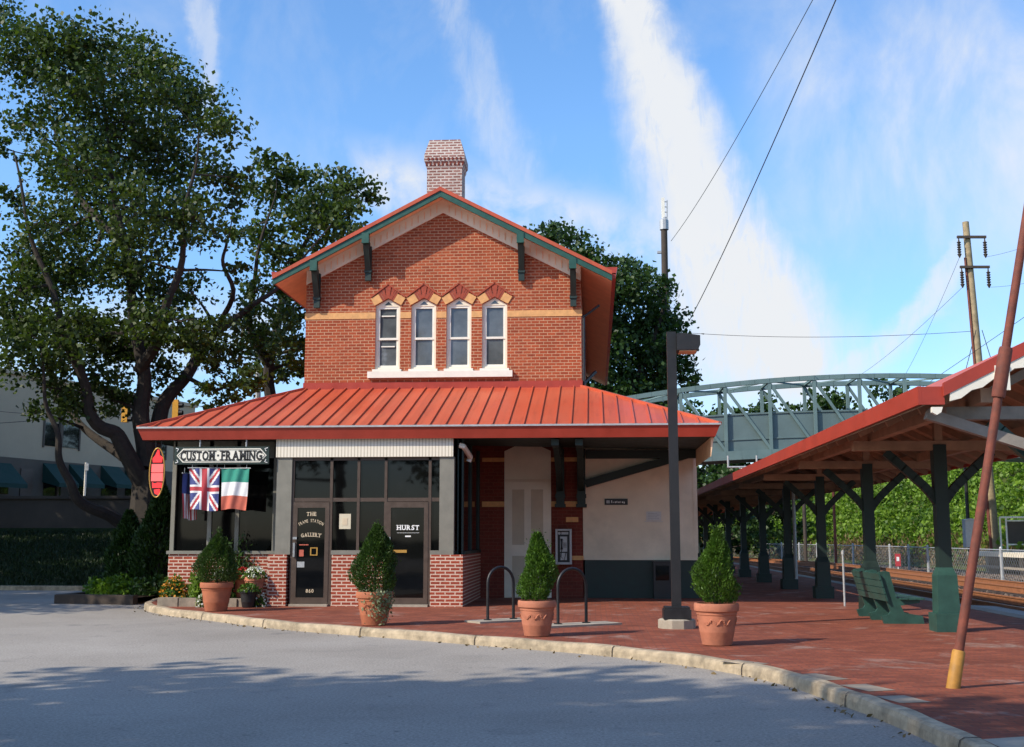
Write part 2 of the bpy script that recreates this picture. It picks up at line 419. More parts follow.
def text_mesh(s, size, pos, mat, parent, name='lettering', bold=.0, slab=False, arc=0., track=1.05, squash=1.0, fit=None):
    """letters standing in the XZ plane facing -Y, centred on pos"""
    mb = MB(); xs = 0; glyphs = []
    for ch in s:
        if ch == ' ': xs += size * .8; continue
        cu = bpy.data.curves.new('glyph', 'FONT'); cu.body = ch; cu.size = size; cu.offset = bold; cu.resolution_u = 3
        ob = bpy.data.objects.new('glyph', cu); COL.objects.link(ob)
        dg = bpy.context.evaluated_depsgraph_get(); me = bpy.data.meshes.new_from_object(ob.evaluated_get(dg))
        vs = [(v.co.x, v.co.y) for v in me.vertices]; fs = [tuple(p.vertices) for p in me.polygons]
        bpy.data.objects.remove(ob); bpy.data.meshes.remove(me); bpy.data.curves.remove(cu)
        if not vs: continue
        x0 = min(v[0] for v in vs); x1 = max(v[0] for v in vs)
        vs = [((v[0] - x0) * squash, v[1]) for v in vs]; wd = (x1 - x0) * squash
        glyphs.append((ch, xs, wd, vs, fs)); xs += wd + size * .13 * track
    tot = xs - size * .13 * track
    H = size * .72
    if fit:
        k_ = fit / tot; tot = fit
        glyphs = [(c_, x_ * k_, w_ * k_, [(a * k_, b_) for a, b_ in v_], f_) for c_, x_, w_, v_, f_ in glyphs]
    SER = {'T': ([.5], []), 'F': ([.13], [.13]), 'R': ([.13, .9], [.13]), 'A': ([.1, .9], []), 'M': ([.1, .9], [.1, .9]), 'I': ([.5], [.5]), 'N': ([.12], [.12, .88]), 'U': ([], [.12, .88]),
           'H': ([.12, .88], [.12, .88]), 'E': ([.1], [.1]), 'L': ([.1], [.1]), 'Y': ([.5], [.1, .9]), 'G': ([.9], []), 'C': ([], [.9]), 'S': ([.08], [.92]), 'O': ([], []), 'K': ([.1, .9], [.1, .9])}
    for ch, x, wd, vs, fs in glyphs:
        cx = x + wd / 2 - tot / 2
        dz = 0; rot = 0
        if arc: dz = arc * (1 - (2 * cx / tot) ** 2); rot = -math.atan(arc * 8 * cx / tot ** 2)
        def T(px, pz, dy=0):
            px -= wd / 2; c_, s__ = math.cos(rot), math.sin(rot)
            return (pos[0] + cx + px * c_ - pz * s__, pos[1] + dy, pos[2] + dz + px * s__ + pz * c_ - H / 2)
        for f in fs: mb.quad([T(*vs[k]) for k in f])
        if slab:
            bo, to = SER.get(ch, ([], [])); sw = size * .17; sh = size * .06
            for fr in bo:
                mb.quad([T(fr * wd - sw, -sh * .4, -.003), T(fr * wd + sw, -sh * .4, -.003), T(fr * wd + sw, sh, -.003), T(fr * wd - sw, sh, -.003)])
            for fr in to:
                mb.quad([T(fr * wd - sw, H - sh, -.003), T(fr * wd + sw, H - sh, -.003), T(fr * wd + sw, H + sh * .4, -.003), T(fr * wd - sw, H + sh * .4, -.003)])
    return mb.build(name, mat, parent)

# ------------------------------------------------------------------ ground, road, walk
mb = MB(); mb.quad([(-1500, -600, -.35), (1500, -600, -.35), (1500, 2500, -.35), (-1500, 2500, -.35)]); structure(mb, 'ground', 'grass')
mb = MB()
mb.quad([(-75, -40, 0), (30, -40, 0), (30, 12, 0), (6, 30, 0), (-9, 34.0, 0), (-75, 33.6, 0)]); structure(mb, 'road', 'asphalt')
CURB = [(-10.6, 28.4), (-10.4, 26.9), (-9.9, 25.1), (-8.85, 23.4), (-7.53, 22.0), (-6.3, 20.72), (-4.95, 19.45), (-3.05, 18.12), (-1.38, 16.88), (.05, 15.8), (1.25, 14.41), (1.97, 12.93), (2.29, 11.38), (2.45, 10.49), (2.58, 9.2), (2.65, 7.0), (2.7, 2), (2.7, -12)]
cl = catmull([(a, b_, 0) for a, b_ in CURB], 8)
def offs(path, d):
    out = []
    for k, p in enumerate(path):
        t = path[min(k + 1, len(path) - 1)] - path[max(k - 1, 0)]; t = t / np.linalg.norm(t)
        out.append(p + d * np.array([-t[1], t[0], 0]))
    return out
# profile of the curb: (offset towards walk, z)
prof = [(-.004, -.02), (.0, .075), (.012, .115), (.04, .132), (.145, .134), (.165, .124), (.165, -.02)]
mb = MB(); rows = []
for d, z in prof:
    rows.append([(p[0], p[1], z + .006 * math.sin(k * .9) * (z > .1)) for k, p in enumerate(offs(cl, d))])
for a in range(len(prof) - 1):
    for k in range(len(cl) - 1):
        mb.quad([rows[a][k], rows[a][k + 1], rows[a + 1][k + 1], rows[a + 1][k]][::-1])
o = structure(mb, 'kerb', 'curb', smooth=False)
# joints between curb stones
mb = MB()
acc = 0
for k in range(1, len(cl) - 1):
    acc += np.linalg.norm(cl[k] - cl[k - 1])
    if acc > 2.4:
        acc = 0; t = cl[k + 1] - cl[k - 1]; t /= np.linalg.norm(t); nn = np.array([-t[1], t[0], 0])
        pr = [(-.012, .0), (-.008, .08), (.004, .122), (.036, .1405), (.147, .1425), (.167, .128)]
        for a in range(len(pr) - 1):
            (d0, z0), (d1, z1) = pr[a], pr[a + 1]; p = cl[k]
            A = p + nn * d0 - t * .008; B = p + nn * d0 + t * .008; C_ = p + nn * d1 + t * .008; D = p + nn * d1 - t * .008
            mb.quad([(A[0], A[1], z0), (B[0], B[1], z0), (C_[0], C_[1], z1), (D[0], D[1], z1)])
structure(mb, 'kerb_joint_line', 'timber_dark')
inner = offs(cl, .16)
mb = MB()
poly = [(p[0], p[1], .12) for p in inner] + [(7.6, -12, .12), (7.6, 130, .12), (2.5, 130, .12), (2.5, 50, .12), (-10.5, 50, .12)]
mb.quad(poly); structure(mb, 'brick_pavement', 'paver')
mb = MB(); mb.quad([(2.78, 8.82, .124), (7.6, 10.75, .124), (7.6, -12, .124), (2.9, -12, .124), (2.85, 7, .124)]); structure(mb, 'concrete_pavement', 'concrete')
# patched stone pieces beside the curb
mb = MB()
for (x, y, w, d, a) in ((1.72, 13.9, .5, .3, -.9), (2.35, 12.55, .55, .28, -1.1), (2.62, 11.7, .5, .3, -1.2), (2.75, 10.9, .45, .3, -1.3)):
    c_, s_ = math.cos(a), math.sin(a)
    mb.quad([(x + px * c_ - py * s_, y + px * s_ + py * c_, .124) for px, py in ((-w / 2, -d / 2), (w / 2, -d / 2), (w / 2, d / 2), (-w / 2, d / 2))])
structure(mb, 'pavement_patch', 'stone')
# platform edge, track bed
mb = MB(); mb.box(7.6, 7.95, -12, 130, -.3, .128); structure(mb, 'platform_edge_kerb', 'stone')
def bendx(Y): return 0 if Y < 60 else -.004 * (Y - 60) ** 2
mb = MB()
ys = list(range(-12, 131, 4))
for a, c_ in zip(ys[:-1], ys[1:]): mb.quad([(7.95 + bendx(a), a, -.22), (19 + bendx(a), a, -.22), (19 + bendx(c_), c_, -.22), (7.95 + bendx(c_), c_, -.22)])
structure(mb, 'track_bed_gravel', 'ballast')
def track(xc, label):
    t = thing('railway_track', (xc, 20, -.2), label, 'railway track', 'tracks beside the platform')
    for s_ in (-.72, .72):
        mb = MB()
        for a, c_ in zip(ys[:-1], ys[1:]):
            for w, z0, z1 in ((.14, -.13, -.1), (.03, -.1, .03), (.072, .03, .065)):
                A, B = xc + s_ + bendx(a), xc + s_ + bendx(c_)
                mb.quad([(A - w / 2, a, z1), (A + w / 2, a, z1), (B + w / 2, c_, z1), (B - w / 2, c_, z1)])
                mb.quad([(A - w / 2, a, z0), (A - w / 2, a, z1), (B - w / 2, c_, z1), (B - w / 2, c_, z0)])
        mb.build('rail', 'rail', t)
    mb = MB(); y = 8
    while y < 110:
        mb.box(xc - 1.25 + bendx(y), xc + 1.25 + bendx(y), y, y + .22, -.25, -.13); y += .62
    mb.build('sleepers', 'tie', t)['kind'] = 'stuff'
    C_ = np.c_[rng.uniform(xc - 1.5, xc + 1.9, 9000), rng.uniform(10, 75, 9000), rng.uniform(-.24, -.12, 9000)]
    return t
track(9.9, 'rusty railway track closest to the platform edge'); track(13.6, 'rusty railway track beside the chain link fence')
# loose ballast stones
n = 14000; Y_ = rng.uniform(14, 70, n); X_ = rng.uniform(8.1, 18.8, n)
leaves('gravel', np.c_[X_, Y_, rng.uniform(-.22, -.14, n)], rng.uniform(.05, .12, n), 'ballast', aspect=.9)['kind'] = 'stuff'
# left: kerb, bank, retaining wall
mb = MB(); mb.box(-75, -12.6, 33.6, 33.85, -.05, .13); structure(mb, 'far_kerb', 'curb')
mb = MB()
xs = np.linspace(-75, -9, 40); yy = [33.85, 36, 39, 42, 45, 48.2]; zz = [.11, .35, .8, 1.3, 1.7, 1.95]
for i in range(len(xs) - 1):
    for j in range(5):
        mb.quad([(xs[i], yy[j], zz[j]), (xs[i + 1], yy[j], zz[j]), (xs[i + 1], yy[j + 1], zz[j + 1]), (xs[i], yy[j + 1], zz[j + 1])])
structure(mb, 'bank_lawn', 'grass')
C_ = []
n = 26000; X_ = rng.uniform(-24, -10.5, n); Y_ = rng.uniform(33.9, 46, n); Z_ = np.interp(Y_, yy, zz)
leaves('grass', np.c_[X_, Y_, Z_ + .05], rng.uniform(.1, .2, n), 'leaf_lawn', aspect=.2, updir=np.array([0, 0, 1.4]))['kind'] = 'stuff'
w = MB(); w.box(-75, -8, 48.2, 48.55, .5, 3.2); w.box(-75, -8, 48.12, 48.63, 3.2, 3.32)
tag(w.build('retaining_wall', 'retain'), 'concrete retaining wall above the grass bank, colour darkened for shade', 'wall')
mb = MB(); mb.quad([(-75, 48.55, 3.0), (-8, 48.55, 3.0), (-8, 120, 3.0), (-75, 120, 3.0)]); structure(mb, 'upper_pavement', 'concrete')
# planting bed beside the walk, under the big tree
mb = MB(); mb.quad([(-12.7, 27.2, .16), (-10.72, 26.8, .16), (-10.4, 33.7, .16), (-12.7, 33.7, .16)]); structure(mb, 'planting_bed_ground', 'mulch')
mb = MB(); mb.bar((-12.8, 27.1, .1), (-10.75, 26.7, .1), .2, .24); mb.bar((-12.75, 27.0, .1), (-12.75, 33.6, .1), .2, .22)
tag(mb.build('bed_edging', 'timber_dark'), 'dark timber edging of the planting bed below the big tree', 'edging')
mb = MB(); mb.quad([(-9.2, 24.25, .26), (-6.98, 24.25, .26), (-6.98, 25, .26), (-9.2, 25, .26)]); structure(mb, 'flower_bed_ground', 'mulch')
mb = MB(); x = -9.2
while x < -7.1:
    w = random.uniform(.38, .6); mb.box(x, min(x + w - .015, -6.99), 24.05 + random.uniform(-.02, .02), 24.26, .1, .3 + random.uniform(-.015, .015)); x += w
tag(mb.build('stone_bed_edging', 'stone'), 'low pale stone edging along the flower bed below the shop windows', 'edging')

# ------------------------------------------------------------------ sun and sky
SUN = np.array([1.45, 1.0, -1.4]); SUN /= np.linalg.norm(SUN)
sd = bpy.data.lights.new('sun', 'SUN'); so = bpy.data.objects.new('sun', sd); COL.objects.link(so)
sd.energy = 5.0; sd.angle = R(.53); sd.color = (1, .91, .77)
from mathutils import Vector
so.rotation_euler = Vector(SUN).to_track_quat('-Z', 'Y').to_euler(); so.location = (-20, -10, 30)
elev = math.asin(-SUN[2]); azim = math.atan2(-SUN[0], -SUN[1])
world = bpy.data.worlds.new('World'); scene.world = world; world.use_nodes = True
nt = NT(world.node_tree); bg = world.node_tree.nodes['Background']
sky = nt.n('ShaderNodeTexSky'); sky.sky_type = 'NISHITA'; sky.sun_disc = False; sky.sun_elevation = elev; sky.sun_rotation = azim % (2 * math.pi)
sky.air_density = 1.0; sky.dust_density = .6; sky.ozone_density = 2.5
tc = nt.n('ShaderNodeTexCoord'); sep = nt.n('ShaderNodeSeparateXYZ'); nt.l.new(tc.outputs['Generated'], sep.inputs[0])
dy = nt.m('MAXIMUM', nt.m('ABSOLUTE', sep.outputs[1]), .06)
U = nt.m('DIVIDE', sep.outputs[0], dy); V = nt.m('DIVIDE', sep.outputs[2], dy)
def uv_of(x, y): p = at(x, y, 1.0) - EYE; return p[0], p[2]
cb = nt.n('ShaderNodeCombineXYZ'); nt.put(cb.inputs[0], U); nt.put(cb.inputs[1], V)
def warp(rot, sx, sy):
    mp = nt.n('ShaderNodeMapping'); mp.inputs['Rotation'].default_value = (0, 0, rot); mp.inputs['Scale'].default_value = (sx, sy, 1)
    nt.l.new(cb.outputs[0], mp.inputs[0]); return mp.outputs[0]
nA = nt.noise(warp(R(-65), 3.2, 1.3), 6, 8, .62, dist=.5)      # streaky
nB = nt.noise(warp(R(-30), 2.4, 1.5), 3.2, 8, .6, dist=.4)
nC = nt.noise(cb.outputs[0], 16, 7, .6, dist=.3)
nD = nt.noise(warp(R(-62), 30, 8), 2.2, 9, .7, dist=.9)
def streak(pts, amp, nz, gain=1.6, thr=.35, lo_t=.12):
    """cloud band through (x, y, halfwidth) points of the sky"""
    P = np.array([(*uv_of(x, y), w / F) for x, y, w in pts])
    deg = 2 if len(pts) > 2 else 1
    cu = np.polyfit(P[:, 1], P[:, 0], deg); cw = np.polyfit(P[:, 1], P[:, 2], min(deg, 1))
    ctr = float(cu[0])
    for c_ in cu[1:]: ctr = nt.m('ADD', nt.m('MULTIPLY', ctr, V), float(c_))
    wd = nt.m('MAXIMUM', nt.m('ADD', nt.m('MULTIPLY', V, float(cw[0])), float(cw[1])), .008)
    d = nt.m('DIVIDE', nt.m('ABSOLUTE', nt.m('SUBTRACT', nt.m('ADD', U, nt.m('MULTIPLY', nt.m('SUBTRACT', nC, .5), .05)), ctr)), wd)
    g = nt.remap(d, 0.25, 1.25, 1., 0., True)
    lo, hi = P[:, 1].min(), P[:, 1].max()
    e1 = nt.remap(V, lo - .07, lo + .01, 0., 1., True); e2 = nt.remap(V, hi - .01, hi + .09, 1., 0., True)
    g = nt.m('MULTIPLY', nt.m('MULTIPLY', g, e1), e2)
    mixn = nt.m('ADD', nt.m('MULTIPLY', nz, .5), nt.m('MULTIPLY', nD, .5))
    tex = nt.remap(nt.m('ADD', mixn, nt.m('MULTIPLY', g, .16)), thr + .05, thr + .36, lo_t, 1.)
    return nt.m('MULTIPLY', nt.m('MULTIPLY', nt.m('POWER', g, .8), tex), amp)
S = [streak([(632, -10, 42), (655, 100, 40), (705, 200, 62), (748, 300, 95), (768, 370, 118)], .98, nA, thr=.30),
     streak([(450, -10, 26), (478, 80, 26), (530, 200, 40)], .42, nA, thr=.4),
     streak([(945, 280, 22), (890, 340, 26), (850, 370, 40)], .7, nC, thr=.35),
     streak([(200, -5, 15), (210, 90, 14)], .45, nA, thr=.35)]
# broad band low behind the house, horizontal
def hband(y, hw, x0, x1, amp, nz, thr, slope=0.):
    v0 = uv_of(595, y)[1]
    vv = nt.m('ADD', V, nt.m('MULTIPLY', U, -slope))
    d = nt.m('DIVIDE', nt.m('ABSOLUTE', nt.m('SUBTRACT', nt.m('ADD', vv, nt.m('MULTIPLY', nt.m('SUBTRACT', nC, .5), .05)), v0)), hw / F)
    g = nt.remap(d, .2, 1.3, 1., 0., True)
    a, b_ = uv_of(x0, y)[0], uv_of(x1, y)[0]
    g = nt.m('MULTIPLY', nt.m('MULTIPLY', g, nt.remap(U, a, a + .08, 0., 1., True)), nt.remap(U, b_ - .08, b_, 1., 0., True))
    return nt.m('MULTIPLY', nt.m('MULTIPLY', g, nt.remap(nz, thr, thr + .3, .1, 1.)), amp)
S += [hband(225, 42, 300, 720, .95, nC, .36, -.25), hband(130, 160, 720, 1500, .66, nB, .33), hband(330, 50, -300, 330, .7, nC, .3)]
tot = S[0]
for q in S[1:]: tot = nt.m('MAXIMUM', tot, q)
gen = nt.m('MULTIPLY', nt.remap(nB, .48, .85), .32)
tot = nt.m('ADD', tot, gen, clamp=True)
haze = nt.m('MULTIPLY', nt.remap(V, .02, .20, 1., 0., True), .15)
tot = nt.m('MAXIMUM', tot, haze)
hs = nt.n('ShaderNodeHueSaturation'); nt.l.new(sky.outputs[0], hs.inputs['Color']); hs.inputs['Saturation'].default_value = 1.18; hs.inputs['Value'].default_value = 2.5; hs.inputs['Hue'].default_value = .5
skyc = nt.mix(1., hs.outputs[0], nt.ramp(nt.remap(V, 0., .36), [(0., (.58, .66, .80)), (.45, (.74, .80, .90)), (1., (.96, .97, 1.))]), 'MULTIPLY')
nt.put(bg.inputs[0], nt.mix(tot, skyc, (8.1, 8.35, 8.7)))
bg.inputs[1].default_value = .105


# ------------------------------------------------------------------ the station building
WX0, WX1, WY, WB = -7.25, -.29, 28.2, 47.5           # main walls
RX, RZ, RS = -3.77, 10.25, .522                      # ridge and roof slope
st = thing('station_building', (-3.8, 28.2, .12), 'red brick gabled station house with standing-seam red porch roof and glazed shopfront', 'building')
def rz(x): return RZ - RS * abs(x - RX)
# upper walls: front gable with four window openings built as strips around the openings
WIN = [-5.15, -4.24, -3.35, -2.45]                   # window centres
HW, WZ0, WZ1, WZP = .315, 5.72, 7.35, 7.54           # half width, bottom, spring, point
def gtop(x): return rz(x) - .30
mb = MB()
edges = [WX0]
for c in WIN: edges += [c - HW, c + HW]
edges.append(WX1)
def face(poly): mb.quad([(x, WY, z) for x, z in poly])
for k in range(0, len(edges) - 1):
    a, b_ = edges[k], edges[k + 1]
    if k % 2 == 0:
        face([(a, 4.6), (b_, 4.6), (b_, gtop(b_)), (a, gtop(a))])
    else:
        c = (a + b_) / 2
        face([(a, 4.6), (b_, 4.6), (b_, WZ0), (a, WZ0)])
        top = [(b_, gtop(b_)), (a, gtop(a))]
        if a < RX < b_: top = [(b_, gtop(b_)), (RX, gtop(RX)), (a, gtop(a))]
        face([(a, WZ1), (c, WZP), (c, min(gtop(c), gtop(c)))] + ([(a, gtop(a))]))
        face([(c, WZP), (b_, WZ1), (b_, gtop(b_)), (c, gtop(c))])
# apex piece
pk = [k for k in range(0, len(edges) - 1, 2) if edges[k] < RX < edges[k + 1]]
if pk:
    a, b_ = edges[pk[0]], edges[pk[0] + 1]; mb.quad([(a, WY, gtop(a)), (b_, WY, gtop(b_)), (RX, WY, gtop(RX))])
# reveals
for c in WIN:
    a, b_ = c - HW, c + HW; D = WY + .12
    mb.quad([(a, WY, WZ0), (a, WY, WZ1), (a, D, WZ1), (a, D, WZ0)]); mb.quad([(b_, WY, WZ1), (b_, WY, WZ0), (b_, D, WZ0), (b_, D, WZ1)])
    mb.quad([(a, WY, WZ1), (c, WY, WZP), (c, D, WZP), (a, D, WZ1)]); mb.quad([(c, WY, WZP), (b_, WY, WZ1), (b_, D, WZ1), (c, D, WZP)])
mb.quad([(WX1, WY, 4.6), (WX1, WB, 4.6), (WX1, WB, gtop(WX1)), (WX1, WY, gtop(WX1))])
mb.quad([(WX0, WB, 4.6), (WX0, WY, 4.6), (WX0, WY, gtop(WX0)), (WX0, WB, gtop(WX0))])
mb.quad([(WX1, WB, .1), (WX0, WB, .1), (WX0, WB, gtop(WX0)), (RX, WB, gtop(RX)), (WX1, WB, gtop(WX1))])
mb.build('wall', 'brick', st)
# lower main wall, porch shade darkened into its brick colour
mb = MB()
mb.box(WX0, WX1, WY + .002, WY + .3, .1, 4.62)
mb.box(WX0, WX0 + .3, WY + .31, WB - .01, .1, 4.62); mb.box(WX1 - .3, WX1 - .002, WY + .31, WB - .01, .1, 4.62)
o = mb.build('wall', 'brick_shade', st); o['label'] = 'red brick porch wall with shade in its colour'
# ochre belt courses, split by the windows
mb = MB(); ed = [WX0 - .02] + [e for c in WIN for e in (c - HW - .002, c + HW + .002)] + [WX1 + .02]
for k in range(0, len(ed) - 1, 2): mb.box(ed[k], ed[k + 1], WY - .015, WY + .1, 7.02, 7.18)
split(mb, 'belt_course', 'orange', st)
mb = MB(); mb.box(-2.75, -2.2, WY - .012, WY + .1, 2.30, 2.43); mb.box(-1.06, WX1 + .015, WY - .012, WY + .1, 2.30, 2.43); mb.box(-2.75, -2.2, WY - .012, WY + .1, 3.40, 3.50); mb.box(-1.06, WX1 + .01, WY - .012, WY + .1, 3.40, 3.50); mb.box(-.7, -.40, WY - .012, WY + .1, 1.93, 2.05); mb.box(-.56, WX1 + .01, WY - .012, WY + .1, 1.02, 1.12)
split(mb, 'belt_course', 'orange', st)
# window hoods
dz = (WZP - WZ1) / HW
for c in WIN:
    mb = MB()
    for s_ in (-1, 1):
        def Q(f0, f1, h0, h1, y, mi):   # f: 0 at the spring, 1 at the point
            def pt(f, h):
                x = c + s_ * (HW + .03) * (1 - f) ; z = WZ1 + .0 + f * (WZP - WZ1)
                n_ = np.array([s_ * dz, 1.]); n_ /= np.linalg.norm(n_)
                return (x + n_[0] * h, z + n_[1] * h)
            P = [pt(f0, h0), pt(f1, h0), pt(f1, h1), pt(f0, h1)]
            mb.prism(P if s_ < 0 else P[::-1], 1, WY + .05, WY - y, mi)
        Q(.03, .60, .0, .21, .025, 0); Q(.601, .999, .0, .30, .008, 2)
        for j in range(3): Q(.62 + j * .13, .62 + j * .13 + .095, -.002, .305, .022, 1)
    mb.prism([(c - .035, WZP + .0), (c + .035, WZP + .0), (c + .075, WZP + .29), (c, WZP + .33), (c - .075, WZP + .29)], 1, WY + .05, WY - .024, 1)
    for q in (-1, 1): mb.prism([(c + q * .05, WZP - .02), (c + q * .085, WZP - .035), (c + q * .165, WZP + .235), (c + q * .10, WZP + .27)][::q], 1, WY + .05, WY - .0235, 1)
    mb.build('window_hood', ['orange', 'red_brick', 'mortar'], st)
    mb = MB()
    for s_ in (-1, 1):
        mb.bar((c + s_ * .445, WY - .02, WZ1 + .215), (c, WY - .02, WZP + .365), .045, .035, (0, 0, 1))
    mb.build('hood_mould', 'brick_flat', st)
# sashes
for i, c in enumerate(WIN):
    w = MB(); y0, y1 = WY + .05, WY + .12
    for s_ in (-1, 1): w.box(c + s_ * HW, c + s_ * (HW - .055), y0, y1, WZ0, WZ1 - .02)
    w.box(c - HW + .055, c + HW - .055, y0, y1, WZ0, WZ0 + .06)
    w.prism([(c - HW, WZ1 - .02), (c + HW, WZ1 - .02), (c + HW, WZ1), (c, WZP - .01), (c - HW, WZ1)], 1, y1, y0)
    fr = w.build('window', 'cream', st)
    w = MB()
    for za, zb, yy_ in ((WZ0 + .06, 6.54, y1 - .03), (6.48, WZ1 - .02, y1 - .055)):
        a, b_ = c - HW + .055, c + HW - .055
        for x0, x1 in ((a, a + .05), (b_ - .05, b_)): w.box(x0, x1, yy_, yy_ + .03, za, zb)
        w.box(a + .05, b_ - .05, yy_, yy_ + .03, za, za + .055); w.box(a + .05, b_ - .05, yy_, yy_ + .03, zb - .055, zb)
    w.build('sash', 'white', fr)
    w = MB(); w.box(c - HW + .10, c + HW - .10, y1 - .012, y1, WZ0 + .1, WZ1 - .08); w.build('pane', 'glass_sash', fr)
    w = MB(); w.prism([(c - .1, WZ1 + .02), (c + .1, WZ1 + .02), (c, WZ1 + .11)], 1, y0 + .01, y0 - .006); w.build('vent', 'glass_sash', fr)
    if i == 0:
        w = MB(); w.box(c - .17, c + .17, y1 - .045, y1 - .03, 7.08, 7.11); w.box(c - .17, c + .17, y1 - .045, y1 - .03, 6.3, 6.33); w.build('muntin', 'white', fr)
mb = MB(); mb.box(-5.63, -2.0, WY - .11, WY + .12, 5.50, 5.66)
for c in WIN: mb.box(c - HW - .05, c + HW + .05, WY - .07, WY + .118, 5.66, 5.722)
mb.build('window_sill', 'white', st)
# main roof: two slabs, front overhang
FO, BO, EX0, EX1 = WY - .56, WB + .7, -7.98, .48
T = .10
mb = MB()
for ex in (EX0, EX1):
    mb.prism([(RX, RZ), (ex, rz(ex)), (ex, rz(ex) - T), (RX, RZ - T)][::(1 if ex > RX else -1)], 1, FO - .03, BO)
roof = mb.build('roof', 'red_roof', st)
mb = MB(); y = FO + .3
while y < BO:
    for ex in (EX0, EX1): mb.bar((RX, y, RZ + .015), (ex, y, rz(ex) + .015), .025, .03)
    y += .45
mb.build('standing_seam', 'red_roof', roof)
mb = MB()
for ex, s_ in ((EX0, -1), (EX1, 1)):   # red eave gutters and their raised ends
    mb.box(ex, ex + s_ * .10, FO + .35, BO, rz(ex) - .12, rz(ex) + .02)
    mb.prism([(ex + s_ * .10, rz(ex) - .02), (ex + s_ * .14, rz(ex) + .17), (ex - s_ * .28, rz(ex) + .17), (ex - s_ * .28, rz(ex) + .08)][::s_], 1, FO + .35, FO + .75)
mb.build('gutter', 'red_trim', roof)
mb = MB()
for ex in (EX0, EX1):                    # green barge boards
    P = [(RX, RZ - T), (ex, rz(ex) - T), (ex, rz(ex) - T - .15), (RX, RZ - T - .15)]
    mb.prism(P[::(1 if ex > RX else -1)], 1, FO, FO + .06)
mb.build('barge_board', 'green_trim', roof)
mb = MB()
for ex, wx in ((EX0, WX0), (EX1, WX1)):  # timber soffit under overhangs, side eaves
    P = [(RX, RZ - T - .02), (ex, rz(ex) - T - .02), (ex, rz(ex) - T - .06), (RX, RZ - T - .06)]
    mb.prism(P[::(1 if ex > RX else -1)], 1, FO + .062, WY - .045)
    s_ = 1 if ex > RX else -1
    P = [(wx, rz(wx) - T - .02), (ex, rz(ex) - T - .02), (ex, rz(ex) - T - .06), (wx, rz(wx) - T - .06)]
    mb.prism(P[::s_], 1, WY - .045, BO - .1)
mb.build('soffit', 'soffit', roof)
mb = MB()
for ex in (WX0, WX1):
    P = [(RX, RZ - T - .06), (ex, rz(ex) - T - .06), (ex, rz(ex) - T - .42), (RX, RZ - T - .42)]
    mb.prism(P[::(1 if ex > RX else -1)], 1, WY - .04, WY)
for ex in (WX0, WX1):
    n_ = 22
    for k in range(1, n_):
        x = RX + (ex - RX) * k / n_; z = rz(x) - T - .10
        mb.box(x - .012, x + .012, WY - .052, WY - .038, z - .24, z - .05, 1)
mb.build('frieze', ['cream', 'soffit'], st)
for x in (-6.95, -5.65, -1.77, -.48):
    mb = MB(); zt = rz(x) - T - .21
    mb.box(x - .08, x + .08, FO + .06, FO + .16, zt - .05, zt + .16)
    mb.prism([(FO + .07, zt - .04), (FO + .07, zt - .14), (WY - .16, zt - .75), (WY - .055, zt - .85), (WY - .055, zt - .55), (WY - .20, zt - .5), (FO + .3, zt - .04)], 0, x - .07, x + .07)
    mb.box(x - .075, x + .075, WY - .14, WY - .042, zt - .98, zt - .1)
    mb.box(x - .09, x + .09, WY - .17, WY - .03, zt - .78, zt - .70)
    mb.build('bracket', 'green_dark', st)
    mb = MB(); mb.box(x - .09, x + .09, FO - .02, FO + .062, zt - .12, zt + .14); mb.build('bracket_cap', 'green_trim', st)
mb = MB()
mb.tube([(WX1 + .06, WY + .05, 7.05), (WX1 + .06, WY + .05, 5.2)], .03); mb.tube([(WX1 + .45, WY + .35, 7.35), (WX1 + .08, WY + .06, 7.02)], .03); mb.bar((WX1 + .05, WY + .2, 5.35), (WX1 + .35, WY + .6, 5.7), .06, .06)
mb.build('downpipe', 'black', st)
# chimney
mb = MB(); cx, cy = -4.33, 33.0
def frust(x0, y0, z0, x1, y1, z1):
    a = [(cx - x0, cy - y0, z0), (cx + x0, cy - y0, z0), (cx + x0, cy + y0, z0), (cx - x0, cy + y0, z0)]; b_ = [(cx - x1, cy - y1, z1), (cx + x1, cy - y1, z1), (cx + x1, cy + y1, z1), (cx - x1, cy + y1, z1)]
    for k in range(4): mb.quad([a[k], a[(k + 1) % 4], b_[(k + 1) % 4], b_[k]])
for q in ((.52, .4, 9.3, .52, .4, 12.35), (.52, .4, 12.35, .555, .435, 12.44), (.555, .435, 12.44, .555, .435, 12.50), (.555, .435, 12.50, .60, .48, 12.58), (.60, .48, 12.58, .60, .48, 12.76), (.60, .48, 12.76, .46, .36, 13.26), (.46, .36, 13.26, .33, .22, 13.26), (.33, .22, 13.26, .33, .22, 12.9)): frust(*q)
ch = mb.build('chimney', 'brick_chim', st)
mb = MB()
for z in (12.46, 12.60):
    x = -.56 + (0 if z < 12.5 else .06)
    while x < .56: mb.box(cx + x, cx + x + .05, cy - (.455 if z < 12.5 else .5), cy - .4, z, z + .075); x += .12
mb.build('corbel', 'brick_shade', ch)
mb = MB(); mb.prism([(cx + .1, 10.05), (cx + .7, 10.05), (cx + .66, 10.5), (cx + .1, 10.5)], 1, FO + 1.2, FO + 1.5)
mb.build('chimney_flashing', 'red_roof', roof)
